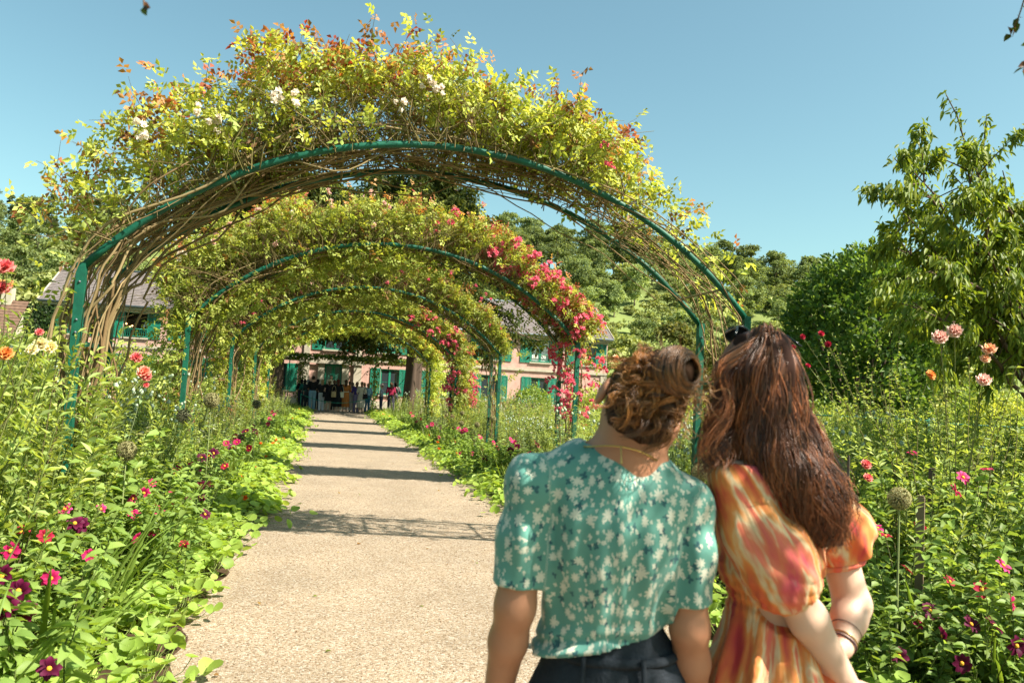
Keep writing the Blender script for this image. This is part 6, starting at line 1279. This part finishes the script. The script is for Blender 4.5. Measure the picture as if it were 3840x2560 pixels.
CROWD = [
 (1127, 45.3, 1.62, 0, 'dark-haired person in black half hidden at the crowd\'s shrub end', BK, (.03, .03, .04), (.015, .01, .008), 'trousers', .12),
 (1139, 45.0, 1.60, 0, 'dark-haired woman in a green top at the back of the crowd', (.02, .12, .09), (.03, .03, .04), (.015, .01, .008), 'trousers', .16),
 (1152, 43.4, 1.62, .1, 'grey-haired person in dark slate clothes, beside the man in jeans', (.035, .045, .045), (.03, .035, .04), (.25, .23, .21), 'trousers', .1),
 (1170, 43.0, 1.80, 0, 'tall man in a black T-shirt and pale blue jeans', BK, (.16, .26, .33), (.03, .02, .015), 'trousers', .02),
 (1188, 45.4, 1.66, 0, 'black-haired person in grey behind the white-trousered woman', (.05, .05, .055), (.03, .03, .04), (.012, .01, .01), 'trousers', .06),
 (1205, 43.2, 1.64, 0, 'blonde woman in a black spotted top and white trousers', (.03, .03, .032), (.62, .62, .66), (.33, .22, .12), 'trousers', .1),
 (1232, 42.9, 1.66, 0, 'woman in a black dress and straw hat, bare legs', BK, BK, (.10, .06, .03), 'skirt', .1),
 (1250, 45.2, 1.66, 0, 'woman in charcoal between the straw hat and the long black dress', (.04, .04, .04), (.03, .03, .03), (.08, .05, .03), 'trousers', .12),
 (1265, 42.8, 1.70, 0, 'woman with auburn hair in a long black dress', BK, BK, (.09, .03, .02), 'dress', .16),
 (1294, 42.9, 1.70, 0, 'woman in a rust-brown dress with a cream belt', (.33, .115, .03), (.33, .115, .03), (.05, .025, .015), 'dress', .2),
 (1308, 45.3, 1.64, 0, 'brown-haired person behind the rust dress', (.2, .16, .14), (.1, .1, .1), (.09, .05, .03), 'trousers', .08),
 (1319, 43.8, 1.58, 0, 'woman in pale grey beside the rust dress', (.40, .38, .38), (.38, .36, .36), (.13, .09, .06), 'trousers', .14),
 (1336, 43.0, 1.62, -.2, 'woman in a deep purple top and lilac-grey trousers', NV, (.16, .13, .22), (.12, .07, .04), 'trousers', .16),
 (1354, 42.9, 1.64, 0, 'woman in a beige dress carrying a black bag', (.46, .40, .32), (.46, .40, .32), (.16, .09, .05), 'dress', .12),
 (1364, 45.2, 1.60, 0, 'tan-haired person in cream behind the blue shirt', (.4, .34, .26), (.2, .2, .2), (.2, .12, .07), 'trousers', .1),
 (1378, 43.6, 1.58, .3, 'woman in a loose light blue shirt and jeans', (.22, .38, .50), (.04, .13, .22), (.19, .11, .06), 'trousers', .12),
 (1464, 44.0, 1.70, .2, 'woman in a crimson top by the ribbed yew trunk', (.24, .02, .05), (.04, .04, .05), (.16, .08, .05), 'trousers', .14),
 (1481, 44.6, 1.72, .0, 'dark-haired person half hidden by the ribbed yew trunk', (.12, .10, .10), (.04, .04, .05), (.02, .015, .012), 'trousers', .08)]
for c in CROWD:
    kw = {}
    if 'straw hat, bare' in c[4]: kw = dict(hat=(.5, .4, .26), sleeve=.2, bag=(BK, -1, 'black handbag carried by the woman in the straw hat', 0))
    if 'white trousers' in c[4]: kw = dict(bag=((.30, .22, .12), 1, 'tan tote bag on the blonde woman\'s shoulder', 0))
    if 'beige dress' in c[4]: kw = dict(bag=(BK, 1, 'black bag on the beige-dressed woman\'s shoulder', 0))
    if 'cream belt' in c[4]: kw = dict(belt=(.6, .55, .42), bag=((.55, .5, .38), -1, 'cream bag hanging beside the rust-brown dress', 0))
    if 'light blue' in c[4]: kw = dict(sleeve=1.0)
    if 'in a long black' in c[4]: kw = dict(bag=((.34, .25, .14), -1, 'tan bag hanging beside the long black dress', 0))
    visitor(c[0], c[1], c[2], c[3], c[4], c[5], c[6], c[7], c[8], c[9], arm=(rp.random()*.8, rp.random()*.8), **kw)
visitor(1429, 43.4, 1.56, 1.35, 'man in a cap and checked shirt facing the crowd', (.22, .24, .30), (.05, .05, .08), (.3, .2, .15), 'trousers', .02, hat=(.55, .38, .36), sleeve=.5, arm=(1, 1))
visitor(1237, 47.6, 1.66, 3.1, 'guide in a cream top facing the crowd from the doorstep', (.66, .56, .42), (.2, .18, .16), (.07, .035, .02), 'trousers', .2, z0=.26, arm=(1, .6), sleeve=.3)
visitor(538, 49.25, 1.62, .3, 'white-haired person in a white shirt standing at the open upper window', (.6, .62, .64), (.05, .08, .14), (.55, .53, .5), 'trousers', .02, z0=3.05, arm=(1.4, 0))
M_LAMP, tl, bl_ = newmat('lit_lamp_globe'); bl_.inputs['Emission Color'].default_value = (1, .55, .2, 1); bl_.inputs['Emission Strength'].default_value = 2.5
for i, (px, py) in enumerate(((474, 1213), (487, 1224), (496, 1221))):
    p = at_y(px, py, HY+.75); l = thing('pendant_lamp', 'small lit lamp globe hanging inside the open upper window', 'lamp', p, 0, 'lamps in the upper room'); V, F = ball((0, 0, 0), .045, 10, 6); Geo().add(V, F).build('globe', M_LAMP, l); V, F = tubes(np.array([(0, 0, .04), (0, 0, 4.95-p[2])]), .006, 4); Geo().add(V, F).build('cable', M_DARK, l)
# rope barrier
def rope():
    O = np.array([.6, 42.3, 0]); t = thing('rope_barrier', 'slack green rope on two posts in front of the visitors', 'barrier', O); a = at_y(1128, 1491, 42.3); b = at_y(1392, 1502, 42.3); a[2] = .85; b[2] = .85
    for p in (a, b): V, F = tubes(np.array([(p[0], p[1], 0), (p[0], p[1], .9)])-O, .022, 6, True); Geo().add(V, F).build('post', M_GREEN, t)
    u = np.linspace(0, 1, 30)[:, None]; P = a*(1-u)+b*u; P[:, 2] -= .36*(1-(2*u[:, 0]-1)**2); V, F = tubes(P-O, .016, 5); Geo().add(V, F).build('rope', M_GREEN, t)
rope()
# ================================================================== rose bushes, stakes and shrubs
def rose_head_mesh(c1, c2, seed, R=.045):
    rg = np.random.default_rng(seed); g = Geo(); n = 26; i = np.arange(n); el = np.linspace(1.35, -.1, n); az = i*2.4
    D = np.stack([np.cos(az)*np.cos(el), np.sin(az)*np.cos(el), np.sin(el)], -1); V, F, k = leaves(np.zeros((n, 3)), D, np.array([0, 0, 1.0])-D*.3, R*np.linspace(.7, 1.15, n), R*np.linspace(.6, 1.25, n), -.45, -.1, 'lance'); g.add(V, F, np.repeat(cmix(c1, c2, i/n), k, 0)); return g.mesh('rose_bloom', M_PETAL)
RB = {'coral': rose_head_mesh((.66, .10, .12), (.78, .30, .26), 1), 'peach': rose_head_mesh((.78, .40, .18), (.82, .60, .45), 2), 'pale': rose_head_mesh((.80, .45, .38), (.84, .66, .56), 3), 'orange': rose_head_mesh((.75, .25, .05), (.8, .42, .15), 4), 'cream': rose_head_mesh((.75, .66, .3), (.82, .78, .5), 5), 'salmon': rose_head_mesh((.74, .22, .14), (.8, .4, .3), 6), 'crimson': rose_head_mesh((.3, .01, .03), (.5, .03, .07), 7)}
def rose_bush(base, h, w, blooms, label, seed, nst=12, cols=None, group=None, lsz=.06):
    r0 = proto('rose_bush', 'rose bush'); stems_leaves(r0, nst, h, w, 46, lsz, lsz*.62, cols or (G1, G3), seed, up=.1, stem_c=(.14, .12, .05), lean=.2)
    r = dup(r0, base, 0, 1, label=label, group=group); base = np.array(base, float)
    for px, py, Y, c, sc in blooms:
        q = at_y(px, py, Y)-base; u = np.linspace(0, 1, 6)[:, None]; P = q*u; P[:, :2] = q[:2]*u**1.5; V, F = tubes(P, np.linspace(.006, .003, 6)[None], 4); Geo().add(V, F, (.14, .15, .05)).build('stem', M_WOOD, r); o = obj('rose_bloom', RB[c], r); o.location = q; o.scale = (sc,)*3; d = Vector((RNG.normal()*.3, -.7, .7+RNG.normal()*.2)); o.rotation_euler = d.to_track_quat('Z', 'Y').to_euler()
rose_bush((-1.75, 4.6, .06), 2.05, .7, [(20, 1000, 4.5, 'coral', 1.05), (8, 1080, 4.5, 'coral', .9), (22, 1325, 4.4, 'orange', .85), (148, 1245, 4.6, 'coral', .5)], 'rose bush with coral blooms at the outer side of the bed across from the women', 811, 16)
rose_bush((-1.95, 5.6, .06), 1.35, .45, [(150, 1290, 5.6, 'cream', 1.1), (190, 1300, 5.7, 'cream', 1.0), (120, 1310, 5.5, 'cream', .9)], 'rose bush with cream-yellow blooms beside the coral one', 812, 10)
rose_bush((-2.1, 7.4, .06), 1.3, .4, [(510, 1342, 7.2, 'coral', 1.2), (540, 1395, 7.2, 'salmon', 1.3), (550, 1412, 7.2, 'coral', 1.0), (548, 1443, 7.2, 'coral', .6)], 'rose bush with salmon blooms beside the first arch\'s thick rose canes', 813, 9)
rose_bush((4.75, 5.2, .06), 2.0, 1.0, [(3525, 1264, 5.0, 'pale', 1.35), (3580, 1240, 5.1, 'pale', 1.3), (3710, 1308, 5.0, 'peach', 1.2), (3695, 1345, 5.0, 'peach', .9), (3690, 1424, 4.9, 'pale', 1.25), (3490, 1405, 5.0, 'orange', .9)], 'tall rose bush with pale pink and peach blooms under the cherry branches', 814, 20, lsz=.075)
rose_bush((4.0, 12.6, .06), 1.2, .6, [(2190, 1335, 12.2, 'peach', 1.2), (2310, 1340, 12.2, 'peach', 1.3)], 'rose bush with peach blooms near the pink-trussed arch post', 815, 10)
rose_bush((7.6, 9.5, .06), 2.3, 1.6, [(3080, 1250, 9.3, 'crimson', 1), (3010, 1262, 9.3, 'crimson', .9), (3105, 1290, 9.3, 'crimson', 1), (2975, 1300, 9.2, 'crimson', .8), (3030, 1370, 9.2, 'crimson', .8)], 'rose bush with dark crimson blooms behind the auburn-haired woman', 816, 26, lsz=.07)
rose_bush((3.5, 6.2, .06), 1.1, .4, [(3248, 1740, 5.0, 'coral', .9), (3255, 1790, 5.0, 'coral', .8)], 'slim coral-flowered plant beside the auburn-haired woman\'s shoulder', 817, 6)
shr = []
for i, (x, y, h, w, c) in enumerate([(-7.2, 14, 2.0, 1.8, 0), (-9.5, 18, 2.3, 2.2, 1), (-11.5, 24, 2.4, 2.4, 0), (-14.5, 30, 2.8, 2.6, 0), (-5.4, 30, 2.2, 1.8, 0), (-7.5, 27, 2.4, 2, 1), (-9.6, 32, 2.6, 2.4, 0), (-11.5, 38, 2.8, 2.6, 0), (-8.2, 38, 2.5, 2.2, 1), (-13.8, 41, 3, 2.4, 0), (-5.8, 22, 1.9, 1.5, 1), (9.5, 20, 1.5, 1.8, 1), (10.6, 15, 1.5, 1.7, 1), (12.6, 18.5, 1.7, 1.9, 0), (9.8, 28, 1.5, 2, 1), (12, 33, 1.6, 2.2, 1), (15, 30, 2.4, 2.2, 1), (16, 37, 2.8, 2.6, 0), (10.5, 40, 1.8, 2.2, 0), (13.5, 12.5, 1.6, 1.6, 0), (18.5, 27, 2.5, 2.2, 1), (20.5, 33, 3.0, 2.6, 0), (21, 21, 2.4, 2.4, 1), (24, 25, 2.8, 2.6, 0)]):
    side = 'beyond the bed across from the women' if x < 0 else 'beyond the bed beside the women'
    roundbush('shrub_rose', ('yellow-green arching shrub ' if c else 'mid-green leafy shrub ')+side, 'shrub', (x, y, 0), (w*.6, w*.6, h), ((LG*.8, YG*1.1) if c else (DG*.9, LG*1.1)), int(2600*w*.7), .13 if y > 20 else .10, 900+i, 'shrubs beyond the beds')
# stakes, canes and far trellis rails
def stake(p, h, r, c, label, tiltv=(0, 0), sq=True):
    t = thing('wooden_stake', label, 'stake', p); P = np.array([(0, 0, -.02), (tiltv[0]*h*.5, tiltv[1]*h*.5, h*.5), (tiltv[0]*h, tiltv[1]*h, h)]); V, F = tubes(P, r, 4 if sq else 6, True); Geo().add(V, F, c).build('shaft', M_WOOD, t, smooth_=False); V, F = tubes(np.array([P[-1]-[0, 0, .01], P[-1]+[0, 0, .012]]), r*.8, 4 if sq else 6, True); Geo().add(V, F, np.array(c)*1.1).build('top', M_WOOD, t, smooth_=False)
p = at_y(3450, 2000, 4.2); stake((p[0], p[1], .04), 1.0, .032, (.16, .12, .075), 'squared wooden stake behind the large allium'); p = at_y(3490, 1850, 5.0); stake((p[0], p[1], .04), 1.1, .03, (.09, .065, .05), 'dark wooden stake leaning behind the squared one', (.05, .05))
p = at_y(3180, 1800, 4.6); stake((p[0], p[1], .04), 1.2, .009, (.06, .05, .04), 'thin dark cane beside the auburn-haired woman', (0, 0), False)
for i, (x, y) in enumerate(((9.3, 11.0), (9.3, 14.5), (10.2, 19), (9.5, 24))):
    t = thing('rose_trellis', 'low green rail trellis beyond the bed beside the women', 'trellis', (x+1.6, y, 0), 0, 'low green trellises')
    for q in (-1.6, 1.6): V, F = tubes(np.array([(q, 0, 0), (q, 0, 1.45)]), .022, 5, True); Geo().add(V, F).build('post', M_HOOP, t)
    for z in (.7, 1.05, 1.4): V, F = tubes(np.array([(-1.6, -.03, z), (1.6, -.03, z)]), .016, 5, True); Geo().add(V, F).build('rail', M_HOOP, t)
# leaves and petals fallen on the gravel
rf = random.Random(4)
FL = [Geo().add(*leaves([(0, 0, 0)], [(1, 0, 0)], [(0, 0, 1)], .05, .03, .4, -.1, 'lance')[:2], c).mesh('fallen_leaf', M_LEAF) for c in ((.22, .12, .04), (.18, .22, .05), (.35, .22, .06))]
for i in range(46):
    x, y = rf.uniform(PXL+.1, PXR-.1), 4.2+rf.random()**1.4*14; k = rf.randrange(3); o = obj('fallen_leaf', FL[k], None, True, (x, y, .012)); o.rotation_euler = (rf.gauss(0, .15), rf.gauss(0, .15), rf.random()*6.28); s = rf.uniform(.4, 1.0); o.scale = (s, s, s)
    tag(o, ('brown', 'green', 'yellowish')[k]+' fallen leaf lying on the gravel path', 'leaf', 'leaves fallen on the path')
